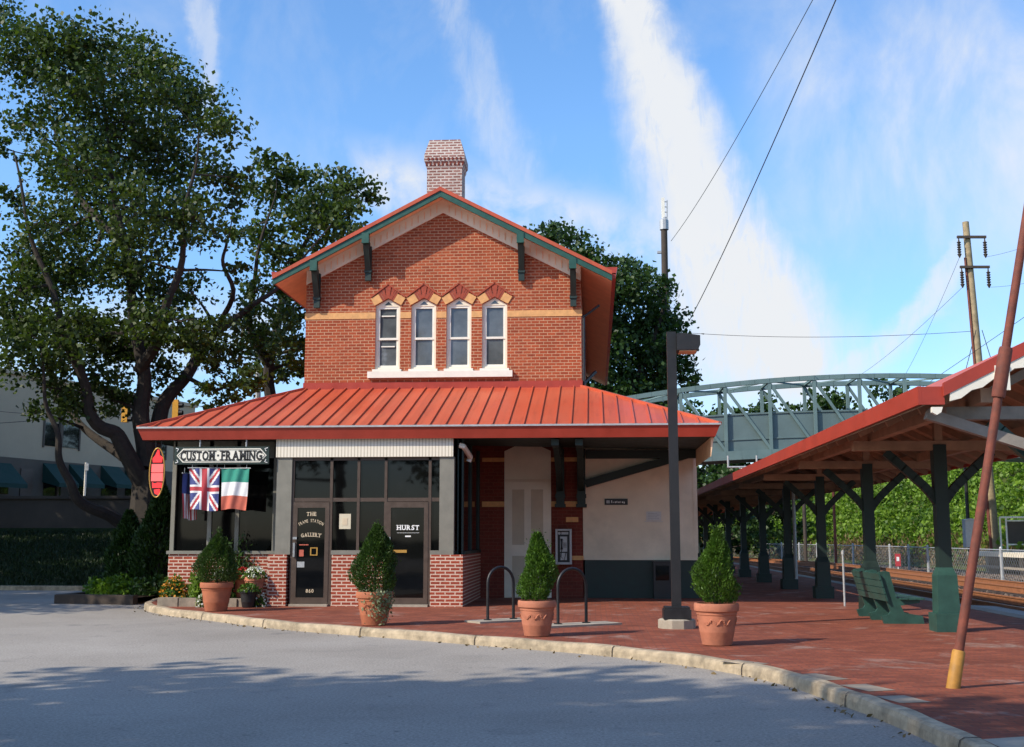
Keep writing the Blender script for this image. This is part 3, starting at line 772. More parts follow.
# ---- porch roof
EL, ER, EY, EZ = -9.86, 2.63, 24.2, 3.91; JZ = 5.24
A, B_, C_, D = (EL, EY, EZ), (ER, EY, EZ), (WX1, WY, JZ), (WX0, WY, JZ)
WBY = 46.5
mb = MB()
mb.quad([A, B_, C_, D]); mb.quad([B_, (ER, WBY, EZ), (WX1, WBY, JZ), C_]); mb.quad([(EL, WBY, EZ), A, D, (WX0, WBY, JZ)])
pr = mb.build('porch_roof', 'red_roof', st)
mb = MB()
def seam(p, q, w=.028, h=.04): mb.bar(np.array(p) + (0, 0, .018), np.array(q) + (0, 0, .018), w, h)
x = EL + .33
while x < ER - .2:
    if x < WX0: t = (x - EL) / (WX0 - EL)
    elif x > WX1: t = (ER - x) / (ER - WX1)
    else: t = 1.
    seam((x, EY, EZ), (x, EY + t * (WY - EY), EZ + t * (JZ - EZ))); x += .335
y = EY + .4
while y < WBY - .2:
    t = min(1, (y - EY) / (WY - EY))
    seam((EL, y, EZ), (EL + t * (WX0 - EL), y, EZ + t * (JZ - EZ))); seam((ER, y, EZ), (ER + t * (WX1 - ER), y, EZ + t * (JZ - EZ))); y += .4
mb.build('standing_seam', 'red_roof', pr)
mb = MB(); seam(A, D, .09, .06); seam(B_, C_, .09, .06); split(mb, 'hip_cap', 'red_roof', pr)
mb = MB(); mb.box(WX0 - .02, WX1 + .02, WY - .03, WY - .001, JZ - .02, JZ + .16); mb.box(WX1 + .001, WX1 + .03, WY - .001, WBY, JZ - .02, JZ + .16); mb.build('flashing', 'red_trim', pr)
mb = MB()   # fascia, sloping in a little towards its foot
h = .26; i_ = .10
mb.quad([(EL + i_, EY + i_ * .5, EZ - h), (ER - i_, EY + i_ * .5, EZ - h), (ER, EY - .02, EZ - .015), (EL, EY - .02, EZ - .015)])
mb.quad([(ER - i_, EY + i_ * .5, EZ - h), (ER - i_, WBY, EZ - h), (ER, WBY, EZ - .015), (ER, EY - .02, EZ - .015)])
mb.quad([(EL + i_, WBY, EZ - h), (EL + i_, EY + i_ * .5, EZ - h), (EL, EY - .02, EZ - .015), (EL, WBY, EZ - .015)])
mb.build('fascia', 'red_trim', pr)
mb = MB(); mb.box(EL - .015, ER + .015, EY - .045, EY + .005, EZ - .016, EZ + .022); mb.box(ER - .02, ER + .02, EY + .008, WBY, EZ - .016, EZ + .022); mb.build('gutter_edge', 'galv', pr)
mb = MB()   # porch ceiling
mb.quad([(EL + .1, EY + .06, EZ - h + .01), (ER - .1, EY + .06, EZ - h + .01), (ER - .1, WY, EZ - h + .02), (WX1, WY, 4.25), (WX0, WY, 4.25), (EL + .1, WY, EZ - h + .02)][::-1])
mb.quad([(ER - .1, WY, EZ - h + .02), (ER - .1, WBY, EZ - h + .02), (WX1, WBY, 4.25), (WX1, WY, 4.25)])
mb.quad([(EL + .1, WY, EZ - h + .02), (EL + .1, WBY, EZ - h + .02), (WX0, WBY, 4.25), (WX0, WY, 4.25)][::-1])
mb.build('porch_ceiling', 'green_dark', pr)
mb = MB(); mb.prism([(ER - .12, EZ - h), (ER - .12, EZ - h - .03), (2.45, 3.25), (2.45, EZ - h)][::-1], 1, EY + .2, WY - .1); mb.build('eave_cove', 'soffit', pr)
# ---- shopfront
SY = 24.4; SX0, SX1 = -6.82, -2.78
mb = MB(); mb.box(SX0 - .02, -3.0, SY - .04, SY + .06, 3.27, 3.72); mb.build('fluted_signboard', 'fluted', st)
mb = MB(); mb.box(SX0 + .0, SX0 + .33, SY, SY + .2, 1.2, 3.268); mb.box(-3.29, -2.98, SY, SY + .2, 1.2, 3.268); mb.box(-5.6, -4.44, SY - .03, SY + .2, 1.2, 1.29); mb.box(-3.48, -2.98, SY - .03, SY - .001, 1.2, 1.29)
split(mb, 'corner_post', 'grey_paint', st)
mb = MB(); mb.box(-6.95, -6.55, SY - .03, SY + .25, .1, 1.2); mb.box(-5.58, -4.46, SY - .02, SY + .2, .1, 1.2); mb.box(-3.47, SX1, SY - .03, SY + .25, .1, 1.2); mb.box(SX1 - .22, SX1 - .001, SY + .26, WY, .1, 1.2)
split(mb, 'brick_base', 'brick_low', st)
mb = MB()
for x in (-5.63, -5.04, -4.45, -3.50): mb.box(x - .03, x + .03, SY + .03, SY + .12, 1.2 if x in (-5.04,) else .12, 3.27)
mb.box(-6.49, -3.29, SY + .04, SY + .11, 2.32, 2.40); mb.box(-6.49, -3.29, SY + .03, SY + .12, 3.2, 3.268)
mb.box(-6.49, -6.44, SY + .03, SY + .12, .12, 3.2)
mb.build('window_frame', 'bronze', st)
def panes(name, rects, mat='glass_dark', par=None):
    for x0, x1, z0, z1 in rects:
        w = MB(); w.box(x0, x1, SY + .07, SY + .085, z0, z1); w.build(name, mat, par or st)
panes('pane', [(-6.44, -5.66, 2.4, 3.2), (-5.6, -5.07, 2.4, 3.2), (-5.01, -4.48, 2.4, 3.2), (-4.42, -3.53, 2.4, 3.2), (-3.47, -3.29, 2.4, 3.2), (-5.6, -5.07, 1.29, 2.32), (-5.01, -4.48, 1.29, 2.32), (-3.47, -3.29, 1.29, 2.32)])
def shop_door(x0, x1, name):
    w = MB(); y0, y1 = SY + .02, SY + .07
    w.box(x0, x0 + .09, y0, y1, .17, 2.31); w.box(x1 - .09, x1, y0, y1, .17, 2.31); w.box(x0 + .09, x1 - .09, y0, y1, .17, .30); w.box(x0 + .09, x1 - .09, y0, y1, 2.19, 2.31)
    d = w.build('door', 'bronze', st); d['label'] = name
    w = MB(); w.box(x0 + .09, x1 - .09, y0 + .02, y0 + .035, .30, 2.19); w.build('pane', 'glass_dark', d)
    w = MB(); w.box(x0 + .02, x0 + .06, y0 - .05, y0 - .001, 1.15, 1.45); w.box(x0 + .015, x0 + .10, y0 - .06, y0 - .03, 1.52, 1.57); w.build('handle', 'steel', d)
    w = MB(); w.box(x0 - .02, x1 + .02, SY - .12, SY + .12, .10, .165); w.build('threshold', 'concrete', st)
    return d
d1 = shop_door(-6.44, -5.66, 'glazed shop door with arched cream lettering'); d2 = shop_door(-4.42, -3.53, 'glazed shop door with white name lettering')
yl = SY + .033
text_mesh('THE', .11, (-6.05, yl, 2.06), 'letter_cream', d1, slab=True, bold=.002)
text_mesh('FRAME STATION', .095, (-6.05, yl, 1.84), 'letter_cream', d1, bold=.001, arc=.08, track=.75, fit=.50)
text_mesh('GALLERY', .105, (-6.05, yl, 1.60), 'letter_cream', d1, slab=True, bold=.002, arc=.02, fit=.42)
text_mesh('860', .10, (-6.05, yl, .44), 'letter_cream', d1, bold=.002)
mb = MB(); mb.box(-6.30, -6.1, yl - .002, yl + .002, 1.395, 1.415); mb.box(-6.3, -6.2, yl - .002, yl + .002, 1.16, 1.30); mb.build('sticker', 'flag_orange', d1)
mb = MB()
for q in ((-6.06, -5.90, 1.33, 1.35), (-6.06, -5.90, 1.18, 1.20), (-6.06, -6.035, 1.20, 1.33), (-5.925, -5.90, 1.20, 1.33)): mb.box(q[0], q[1], yl - .002, yl + .002, q[2], q[3])
mb.build('sticker', 'gold', d1)
mb = MB(); mb.box(-6.34, -6.18, yl - .002, yl + .002, .93, 1.05); mb.build('sticker', 'galv', d1)
text_mesh('HURST', .135, (-3.96, yl, 1.77), 'letter_white', d2, slab=True, bold=.004)
mb = MB(); mb.box(-4.2, -3.72, yl - .001, yl + .002, 1.655, 1.66); mb.box(-4.02, -3.9, yl - .001, yl + .002, 1.57, 1.60); mb.build('underline', 'letter_white', d2)
mb = MB(); mb.box(-4.3, -3.98, yl - .004, yl + .002, 1.24, 1.30); mb.build('mail_slot', 'gold', d2)
pp = MB(); pp.box(-5.45, -5.2, SY + .055, SY + .066, 1.74, 2.06); pf = tag(pp.build('framed_notice', 'paper'), 'cream paper notice taped inside the shop window between the two doors', 'notice')
pp = MB(); pp.box(-5.38, -5.27, SY + .050, SY + .056, 1.82, 1.97); pp.build('printed_panel', 'letter_cream', pf)
# right flank glazing, left shop windows
mb = MB(); mb.box(SX1 - .12, SX1 - .06, SY + .2, WY, 1.2, 3.66); mb.build('side_pane', 'glass_dark', st)
mb = MB()
for y in (24.66, 26.3, 28.1): mb.box(SX1 - .15, SX1 - .02, y - .06, y + .06, 1.2, 3.66)
mb.box(SX1 - .2, SX1 + .01, SY + .27, WY - .02, 1.2, 1.27); mb.build('window_frame', 'green_dark', st)
LY = 25.0
mb = MB(); mb.box(-9.36, -6.96, LY, LY + .25, .1, 1.2); mb.box(-9.36, -9.11, LY + .26, WY, .1, 1.2); split(mb, 'brick_base', 'brick_low', st)
mb = MB(); mb.box(-9.40, -6.96, LY - .04, LY + .2, 1.2, 1.27)
for x in (-9.31, -8.48, -7.86, -7.02): mb.box(x - .045, x + .045, LY + .02, LY + .12, 1.27, 3.68)
mb.box(-9.31, -6.96, LY + .02, LY + .12, 3.3, 3.68); mb.box(-9.36, -9.26, LY + .2, LY + 3.0, 1.2, 1.27)
mb.build('window_frame', 'grey_paint', st)
for x0, x1 in ((-9.26, -8.53), (-8.43, -7.91), (-7.81, -7.07)):
    w = MB(); w.box(x0, x1, LY + .06, LY + .075, 1.27, 3.3); w.build('pane', 'glass_dark', st)
mb = MB(); mb.box(-9.3, -9.28, LY + .13, WY, 1.27, 3.68); mb.build('side_pane', 'glass_dark', st)
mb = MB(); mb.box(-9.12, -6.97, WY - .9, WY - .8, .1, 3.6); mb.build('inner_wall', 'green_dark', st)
# ---- porch back wall: tall beige door with pointed head, brackets, beige wing
mb = MB(); mb.prism([(-2.2, .12), (-1.06, .12), (-1.06, 3.66), (-1.63, 3.92), (-2.2, 3.66)], 1, WY + .01, WY - .03); fr = mb.build('door', 'door_beige', st); fr['label'] = 'tall beige panelled door under a pointed head'
mb = MB(); mb.box(-2.13, -1.13, WY - .052, WY - .031, .14, 2.90)
for x0, x1, z0, z1 in ((-2.04, -1.68, .35, 1.15), (-1.58, -1.22, .35, 1.15), (-2.04, -1.68, 1.35, 2.75), (-1.58, -1.22, 1.35, 2.75)):
    for q in ((x0, x1, z0, z0 + .03), (x0, x1, z1 - .03, z1), (x0, x0 + .03, z0 + .03, z1 - .03), (x1 - .03, x1, z0 + .03, z1 - .03)): mb.box(q[0], q[1], WY - .064, WY - .053, q[2], q[3])
mb.build('door_leaf', 'door_beige', fr)
mb = MB()
for x0, x1, z0, z1 in ((-2.04, -1.68, .35, 1.15), (-1.58, -1.22, .35, 1.15), (-2.04, -1.68, 1.35, 2.75), (-1.58, -1.22, 1.35, 2.75)): mb.box(x0 + .032, x1 - .032, WY - .056, WY - .0525, z0 + .032, z1 - .032)
split(mb, 'door_panel', 'panel_shade', fr)
mb = MB(); mb.box(-2.2, -1.06, WY - .06, WY - .031, 2.91, 2.97); mb.build('transom_bar', 'beige', fr)
mb = MB(); mb.tube([(-1.2, WY - .12, 1.2), (-1.2, WY - .12, 1.38)], .012); mb.build('handle', 'black', fr)
def porch_bracket(x, label, side=False):
    mb = MB()
    mb.box(x - .10, x + .10, WY - .16, WY - .031, 2.36, 3.70); mb.box(x - .12, x + .12, WY - .2, WY - .165, 2.5, 2.6); mb.box(x - .13, x + .13, WY - .22, WY - .03, 2.28, 2.36)
    mb.bar((x, WY - .17, 2.75), (x, EY + .9, 3.60), .13, .17)
    mb.box(x - .08, x + .08, EY + .25, WY - .17, 3.50, 3.64)
    if side: mb.bar((x + .1, WY - .10, 2.85), (2.5, WY - .10, 3.62), .13, .19); mb.box(x + .11, 2.45, WY - .18, WY - .04, 3.46, 3.66)
    mb.build('porch_bracket', 'green_dark', st)
porch_bracket(-.83, ''); porch_bracket(-.32, '', True)
mb = MB(); mb.prism([(WX1 + .002, 1.02), (2.46, 1.02), (2.46, 3.68), (WX1 + .002, 4.22)], 1, WY + .012, WBY - 2); mb.build('wing_wall', 'beige', st)
mb = MB(); mb.box(WX1 + .04, 2.47, WY - .005, WBY - 2, .1, 1.02); mb.build('wainscot', 'green_dark', st)
mb = MB(); mb.box(WX1 + .04, 2.48, WY - .02, WY + .011, 1.02, 1.07); mb.box(WX1 + .04, 2.46, WY - .008, WY + .011, 1.16, 1.19); mb.box(WX1 + .01, WX1 + .09, WY - .012, WY + .011, 1.19, 3.46); mb.box(2.38, 2.475, WY - .012, WY + .011, 1.19, 3.46); mb.box(-.05, 1.30, WY + .004, WY + .0115, 1.25, 2.3); mb.build('wall_trim', 'beige', st)
mb = MB(); mb.box(1.38, 1.80, WY - .30, WY - .03, .12, .98); mb.box(1.36, 1.82, WY - .32, WY - .03, .98, 1.0)
nb = tag(mb.build('newspaper_box', 'black'), 'black metal box standing against the green wainscot near the lamp post', 'box')
mb = MB(); mb.box(1.43, 1.75, WY - .31, WY - .302, .55, .9); mb.build('window', 'glass_dark', nb)
mb = MB(); mb.tube([(-3.0 + .12, SY + .1, 3.52), (-3.0 + .2, SY + .1, 3.5), (-2.7, SY + .6, 3.30), (-2.74, SY + .6, 3.2)], .06); mb.build('downpipe', 'white', st)

# signs on the wall
mb = MB(); mb.box(.24, .80, WY - .03, WY - .012, 2.34, 2.49); sg = tag(mb.build('wall_sign', 'black'), 'small black sign with a white pictogram and script on the beige wing wall', 'sign')
mb = MB(); mb.box(.285, .365, WY - .034, WY - .031, 2.38, 2.45); mb.build('pictogram', 'galv', sg)
mb = MB()
for k, (w_, h_) in enumerate(((.022, .06), (.014, .03), (.03, .035), (.02, .045), (.03, .032), (.012, .04), (.03, .034), (.026, .03))): mb.box(.40 + k * .043, .40 + k * .043 + w_, WY - .034, WY - .031, 2.388 - (.012 if k == 7 else 0), 2.388 + h_)
mb.build('script', 'letter_white', sg)
mb = MB(); mb.box(1.24, 1.60, WY - .02, WY + .0, 1.96, 2.18); mb.box(1.2, 1.64, WY - .005, WY + .002, 1.93, 1.945); pw = tag(mb.build('paper_notice', 'paper_w'), 'pale paper notice pinned on the beige wing wall', 'notice')
mb = MB()
for k in range(4): mb.box(1.28, 1.55 - .05 * (k % 2), WY - .023, WY - .0205, 2.01 + k * .038, 2.025 + k * .038)
mb.build('printed_lines', 'galv', pw)
# payphone
ph = thing('payphone', (-.75, WY, .9), 'wall payphone in a steel surround on the dark brick pier', 'payphone')
mb = MB(); x0, x1, z0, z1 = -.95, -.56, .92, 1.76
mb.box(x0, x0 + .05, WY - .22, WY - .03, z0, z1); mb.box(x1 - .05, x1, WY - .22, WY - .03, z0, z1); mb.box(x0 + .05, x1 - .05, WY - .24, WY - .03, z1 - .04, z1); mb.box(x0 + .05, x1 - .05, WY - .26, WY - .03, z0, z0 + .05)
mb.build('enclosure', 'galv', ph)
mb = MB(); mb.box(x0 + .05, x1 - .05, WY - .12, WY - .03, z0 + .05, z1 - .04); mb.build('back_panel', 'black', ph)
mb = MB(); mb.box(-.84, -.67, WY - .18, WY - .121, 1.22, 1.58); mb.box(-.83, -.68, WY - .17, WY - .121, 1.02, 1.19); bd = mb.build('phone_body', 'galv', ph)
mb = MB(); mb.tube([(-.80, WY - .21, 1.52), (-.80, WY - .23, 1.46), (-.80, WY - .23, 1.34), (-.80, WY - .21, 1.28)], [.03, .018, .018, .03]); mb.tube([(-.80, WY - .2, 1.28), (-.82, WY - .18, 1.1), (-.74, WY - .18, 1.02), (-.70, WY - .18, 1.2)], .008); mb.build('handset', 'black', bd)
mb = MB()
for i in range(3):
    for j in range(4): mb.box(-.76 + i * .028, -.742 + i * .028, WY - .184, WY - .181, 1.32 + j * .032, 1.34 + j * .032)
mb.build('keypad', 'black', bd)
mb = MB(); mb.lathe([(0.001, 0), (.035, 0), (.035, .01)], 0, 0, 12); mb.v = [(-.86 + x, WY - .125 - z, 1.66 + y) for x, y, z in mb.v]; mb.box(-.81, -.64, WY - .13, WY - .122, 1.63, 1.69); mb.build('call_label', 'galv', ph)

# ---- hanging shop sign
SGY = 24.28
sg = thing('hanging_sign', (-8.0, SGY, 3.14), 'long white sign with black shop lettering hanging below the porch eave', 'sign')
x0, x1, z0, z1 = -9.05, -6.97, 3.12, 3.50
mb = MB(); mb.box(x0, x1, SGY, SGY + .05, z0, z1); mb.build('board', 'green_dark', sg)
mb = MB(); zc = (z0 + z1) / 2
mb.prism([(x0 + .05, zc), (x0 + .19, z0 + .04), (x1 - .19, z0 + .04), (x1 - .05, zc), (x1 - .19, z1 - .04), (x0 + .19, z1 - .04)], 1, SGY, SGY - .008); mb.build('face', 'white', sg)
mb = MB(); e = .05
pts = [(x0 + .085, zc), (x0 + .205, z0 + .07), (x1 - .205, z0 + .07), (x1 - .085, zc), (x1 - .205, z1 - .07), (x0 + .205, z1 - .07)]
for k in range(6):
    a, b_ = pts[k], pts[(k + 1) % 6]; mb.bar((a[0], SGY - .010, a[1]), (b_[0], SGY - .010, b_[1]), .006, .010)
mb.build('border_line', 'letter_black', sg)
text_mesh('CUSTOM', .27, (-8.535, SGY - .012, zc), 'letter_black', sg, slab=True, bold=.012, squash=.9, track=.5, fit=.76)
text_mesh('FRAMING', .27, (-7.565, SGY - .012, zc), 'letter_black', sg, slab=True, bold=.012, squash=.9, track=.5, fit=.90)
mb = MB(); mb.box(-8.105, -8.065, SGY - .013, SGY - .009, zc - .02, zc + .02); mb.build('dot', 'letter_black', sg)
mb = MB()
for x, z in ((x0, z0), (x0, z1), (x1, z0), (x1, z1)):
    s_, t_ = (1 if x == x0 else -1), (1 if z == z0 else -1); mb.tube([(x + s_ * .03, SGY - .005, z + t_ * .03), (x + s_ * .09, SGY - .008, z + t_ * .05), (x + s_ * .06, SGY - .005, z + t_ * .10)], .010, 6)
mb.build('corner_scroll', 'letter_white', sg)
mb = MB()
for x in (-8.50, -7.48): mb.tube([(x, SGY + .025, z1), (x, SGY + .025, 3.68)], .018, 6)
split(mb, 'hanger', 'galv', sg)
# ---- neon oval sign
ns = thing('neon_sign', (-9.47, 24.32, 2.4), 'narrow oval neon sign glowing red at the left porch corner', 'sign')
cx, cz, a_, b_ = -9.44, 2.95, .165, .53
def ell(r, n=40): return [(cx + math.cos(2 * math.pi * k / n) * a_ * r, cz + math.sin(2 * math.pi * k / n) * b_ * r) for k in range(n)]
mb = MB(); mb.prism(ell(1.0), 1, 24.38, 24.34); mb.build('panel', 'black', ns)
mb = MB(); mb.tube([(x, 24.33, z) for x, z in ell(1.0)] + [(ell(1.0)[0][0], 24.33, ell(1.0)[0][1])], .014, 6); mb.build('rim', 'gold', ns)
mb = MB()
for za, zb in ((2.955, 3.135), (2.765, 2.94)): mb.box(cx - .125, cx + .13, 24.325, 24.337, za, zb)
mb.build('lit_panel', 'neon_pink', ns)
mb = MB()
mb.prism([(cx - .1, 3.17), (cx + .1, 3.17), (cx + .11, 3.28), (cx + .04, 3.33), (cx + .03, 3.43), (cx, 3.45), (cx - .05, 3.33), (cx - .11, 3.25)], 1, 24.337, 24.322)
mb.prism([(cx - .09, 2.62), (cx + .11, 2.62), (cx + .12, 2.73), (cx + .02, 2.735), (cx - .04, 2.715), (cx - .10, 2.74)], 1, 24.337, 24.322)
mb.prism([(cx - .03, 2.50), (cx + .06, 2.46), (cx + .08, 2.56), (cx + .07, 2.60), (cx - .05, 2.58)], 1, 24.337, 24.322)
mb.build('neon_tube', 'neon', ns)
mb = MB()
for x in (cx - .06, cx + .06): mb.tube([(x, 24.36, 3.40), (x, 24.36, 3.68)], .012, 6)
split(mb, 'hanger', 'charcoal', ns)
# ---- flags
def flag(name, label, cx, z1, w, h, Y, fn, mats, rot=0, seed=0, n=(44, 60)):
    t = thing(name, (cx, Y, z1), label, 'flag')
    mb = MB(); nx, nz = n; r_ = random.Random(seed); ph_ = r_.uniform(0, 6)
    def P(i, j):
        u, v = i / nx, j / nz
        x = (u - .5) * w * (1 - .10 * v) + .03 * v * math.sin(ph_); y = .022 * (0.3 + v) * math.sin(u * 9 + ph_ + v * 1.5) + .012 * math.sin(u * 17 + v * 5)
        z = -v * h + .02 * math.sin(u * 5 + ph_) * v
        c_, s_ = math.cos(rot), math.sin(rot)
        return (cx + x * c_ - y * s_, Y + x * s_ + y * c_, z1 + z)
    for i in range(nx):
        for j in range(nz): mb.quad([P(i, j + 1), P(i + 1, j + 1), P(i + 1, j), P(i, j)], fn((i + .5) / nx, (j + .5) / nz))
    o = mb.build('cloth', mats, t)
    c_, s_ = math.cos(rot), math.sin(rot)
    mb = MB(); mb.tube([(cx - c_ * w * .55, Y - s_ * w * .55, z1 + .006), (cx + c_ * w * .55, Y + s_ * w * .55, z1 + .006)], .011, 6)
    for q in (-.4, .4): mb.tube([(cx + c_ * q * w, Y + s_ * q * w, z1 + .01), (cx + c_ * q * w, Y + s_ * q * w, z1 + .12)], .005, 5)
    mb.build('rod', 'galv', t)
def union(u, v):      # flag hung by its hoist: long side vertical
    x, y = v * 2 - 1, u * 2 - 1           # along length, across width
    if abs(y) < .19 or abs(x) < .115: return 0
    if abs(y) < .31 or abs(x) < .19: return 1
    d = abs(abs(y) - abs(x)) 
    if d < .10: return 0
    if d < .26: return 1
    return 2
flag('union_flag', 'union flag of red, white and blue hung vertically below the shop sign', -8.39, 3.04, .66, .90, 24.33, union, ['flag_red', 'flag_white', 'flag_blue'], .1, 1)
flag('tricolour_flag', 'green, white and red tricolour flag hung below the shop sign', -7.71, 3.03, .62, .88, 24.33, lambda u, v: 0 if v < .335 else (1 if v < .66 else 2), ['flag_green', 'flag_white', 'flag_orange'], -.05, 2)
flag('striped_flag', 'narrow edge of a dark striped flag hanging beside the union flag', -8.76, 2.93, .5, .98, 24.5, lambda u, v: 2 if v < .45 and u < .5 else (0 if int(u * 13) % 2 == 0 else 1), ['flag_red', 'flag_white', 'flag_blue'], 1.25, 3)

# ------------------------------------------------------------------ platform canopy
CF, CB, CRX = 13.2, 92.0, 5.45                        # front, back, ridge
CE0, CE1 = 3.68, 7.30
cp = thing('platform_canopy', (CRX, 18.7, .12), 'long open timber platform canopy with red gabled roof on green posts', 'canopy')
CZ = 4.02
def cz(x): return CZ - .5 * abs(x - CRX)
mb = MB()
for ex in (3.90, CE1): mb.prism([(CRX, CZ), (ex, cz(ex)), (ex, cz(ex) - .05), (CRX, CZ - .05)][::(1 if ex > CRX else -1)], 1, CF, CB)
mb.quad([(3.9, CF, cz(3.9)), (3.9, CB, cz(3.9)), (CE0, CB, 3.255), (CE0, CF, 3.255)][::-1])
rf = mb.build('roof', 'red_roof', cp)
mb = MB()
mb.box(CE0 - .02, CE0 + .02, CF, CB, 3.05, 3.26); mb.box(CE0 + .021, 3.95, CF - .001, CF + .03, 3.05, 3.254)
for ex in (3.93, CE1):
    s_ = -1 if ex < CRX else 1
    mb.prism([(CRX, CZ + .03), (ex, cz(ex) + .03), (ex, cz(ex) - .12), (CRX, CZ - .12)][::s_], 1, CF - .05, CF - .005)
mb.box(CE1, CE1 + .03, CF, CB, cz(CE1) - .16, cz(CE1) + .02)
mb.build('fascia', 'red_trim', rf)
mb = MB()
for ex in (4.0, CE1 - .1):
    s_ = -1 if ex < CRX else 1
    P = [(CRX, CZ - .12)]; n_ = 12
    top = [(CRX, CZ - .122), (ex, cz(ex) - .122)]
    low = []
    for k in range(n_ + 1):
        x = ex + (CRX - ex) * k / n_; low.append((x, cz(x) - .21 - (.03 if k % 2 else .0) - (0.02 if k > 6 else 0)))
    poly = top + low
    mb.prism(poly[::s_], 1, CF - .04, CF + .0)
mb.box(4.50, 4.66, CF - .06, CF - .041, 3.20, 3.48)
mb.prism([(3.80, 3.02), (3.92, 3.02), (3.90, 2.96), (3.85, 2.93), (3.80, 2.96)], 1, CF - .02, CF + .04)
mb.build('scalloped_barge_board', 'white', rf)
mb = MB()   # boarded soffit, purlins, rafters
for ex in (CE0 + .03, CE1 - .03): 
    mb.prism([(CRX, CZ - .10), (ex, cz(ex) - .10), (ex, cz(ex) - .12), (CRX, CZ - .12)][::(1 if ex > CRX else -1)], 1, CF + .04, CB)
mb.build('soffit_boards', 'wood', rf)
mb = MB(); y = CF + .35
while y < 60:
    for ex in (CE0 + .30, CE1 - .06): mb.bar((CRX, y, CZ - .18), (ex, y, cz(ex) - .18), .07, .11)
    y += .81
mb.build('rafters', 'wood', rf)['kind'] = 'stuff'
mb = MB()
for x in (4.45, 6.5): mb.box(x - .07, x + .07, CF + .1, CB, cz(x) - .44, cz(x) - .275)
mb.box(CRX - .06, CRX + .06, CF + .1, CB, CZ - .45, CZ - .28)
split(mb, 'purlin', 'wood', rf)
for k in range(17):
    y = 13.8 + 4.9 * k; x = 5.45
    mb = MB(); mb.box(x - .10, x + .10, y - .10, y + .10, 1.0, 3.02)
    if k < 9:
        for c_ in ((-1, -1), (1, -1), (1, 1), (-1, 1)): pass
    po = mb.build('post', 'green_post' if k < 1 else 'green_dark', cp)  # posts behind the first coloured darker to stand for canopy shade
    mb = MB(); mb.box(x - .215, x + .215, y - .215, y + .215, .12, .40)
    q_ = .15; v0 = len(mb.v); mb.v += [(x - .165, y - .165, .40), (x + .165, y - .165, .40), (x + .165, y + .165, .40), (x - .165, y + .165, .40), (x - .15, y - .15, .98), (x + .15, y - .15, .98), (x + .15, y + .15, .98), (x - .15, y + .15, .98), (x - .102, y - .102, 1.10), (x + .102, y - .102, 1.10), (x + .102, y + .102, 1.10), (x - .102, y + .102, 1.10)]
    for r_ in (0, 4):
        for j in range(4): mb.f.append((v0 + r_ + j, v0 + r_ + (j + 1) % 4, v0 + r_ + 4 + (j + 1) % 4, v0 + r_ + 4 + j)); mb.mi.append(0)
    mb.build('plinth', 'green_post' if k < 2 else 'green_dark', po)  # farther plinths take the shade-dark green too
    for s_ in (-1, 1):
        mb = MB(); pts = catmull([(x + s_ * .06, y, 2.12), (x + s_ * .26, y, 2.38), (x + s_ * .82, y, 2.90)], 4)
        for a, b2 in zip(pts[:-1], pts[1:]): mb.bar(a - (b2 - a) * .04, b2 + (b2 - a) * .04, .11, .13)
        mb.build('brace', 'green_post' if k == 0 else 'green_dark', po)  # same darker green as shade on the farther braces
    mb = MB(); mb.box(4.12, 6.78, y - .08, y + .08, 2.93, 3.08); mb.bar((x, y, 3.08), (x, y, CZ - .3), .12, .12)
    if k == 0: mb.bar((x, y - .09, 3.3), (x, y - .091, 3.3001), .01, .01)
    for s_ in (-1, 1): mb.bar((x + s_ * 1.05, y, 3.12), (x + s_ * .1, y, CZ - .38), .08, .10)
    mb.build('tie_beam', 'grey_wood' if k == 0 else 'wood', cp)
mb = MB(); mb.bar((3.84, 13.55, 2.98), (5.40, 13.55, 2.46), .12, .12); mb.build('strut', 'grey_wood', cp)
mb = MB(); y = 33.3; mb.tube([(5.62, 33.25, 3.0), (5.62, 33.25, .14)], .05, 8); mb.build('downpipe', 'galv', cp)

# ------------------------------------------------------------------ bench under the canopy
bn = thing('platform_bench', (5.1, 21.2, .12), 'dark green timber bench with three solid end supports seen from behind', 'bench')
for y in (20.25, 21.15, 22.1):
    mb = MB()
    mb.prism([(4.86, .12), (5.52, .12), (5.50, .25), (5.20, .30), (5.14, .42), (5.46, .47), (5.46, .52), (5.08, .54), (4.98, .98), (4.92, 1.0), (4.80, .98), (4.78, .92), (4.97, .32), (4.94, .27), (4.82, .24)], 1, y - .04, y + .04)
    mb.build('support', 'green_post', bn)
mb = MB()
for k in range(4):
    z = .50 + k * .118; x = 4.895 - (z - .5) * .27
    mb.bar((x, 20.14, z + .05), (x, 22.2, z + .05), .03, .108, (-.25, 0, 1))
mb.build('backrest', 'green_post', bn)
mb = MB()
for k in range(3): mb.box(5.13 + k * .135, 5.255 + k * .135, 20.14, 22.2, .522, .55)
mb.build('seat', 'green_post', bn)

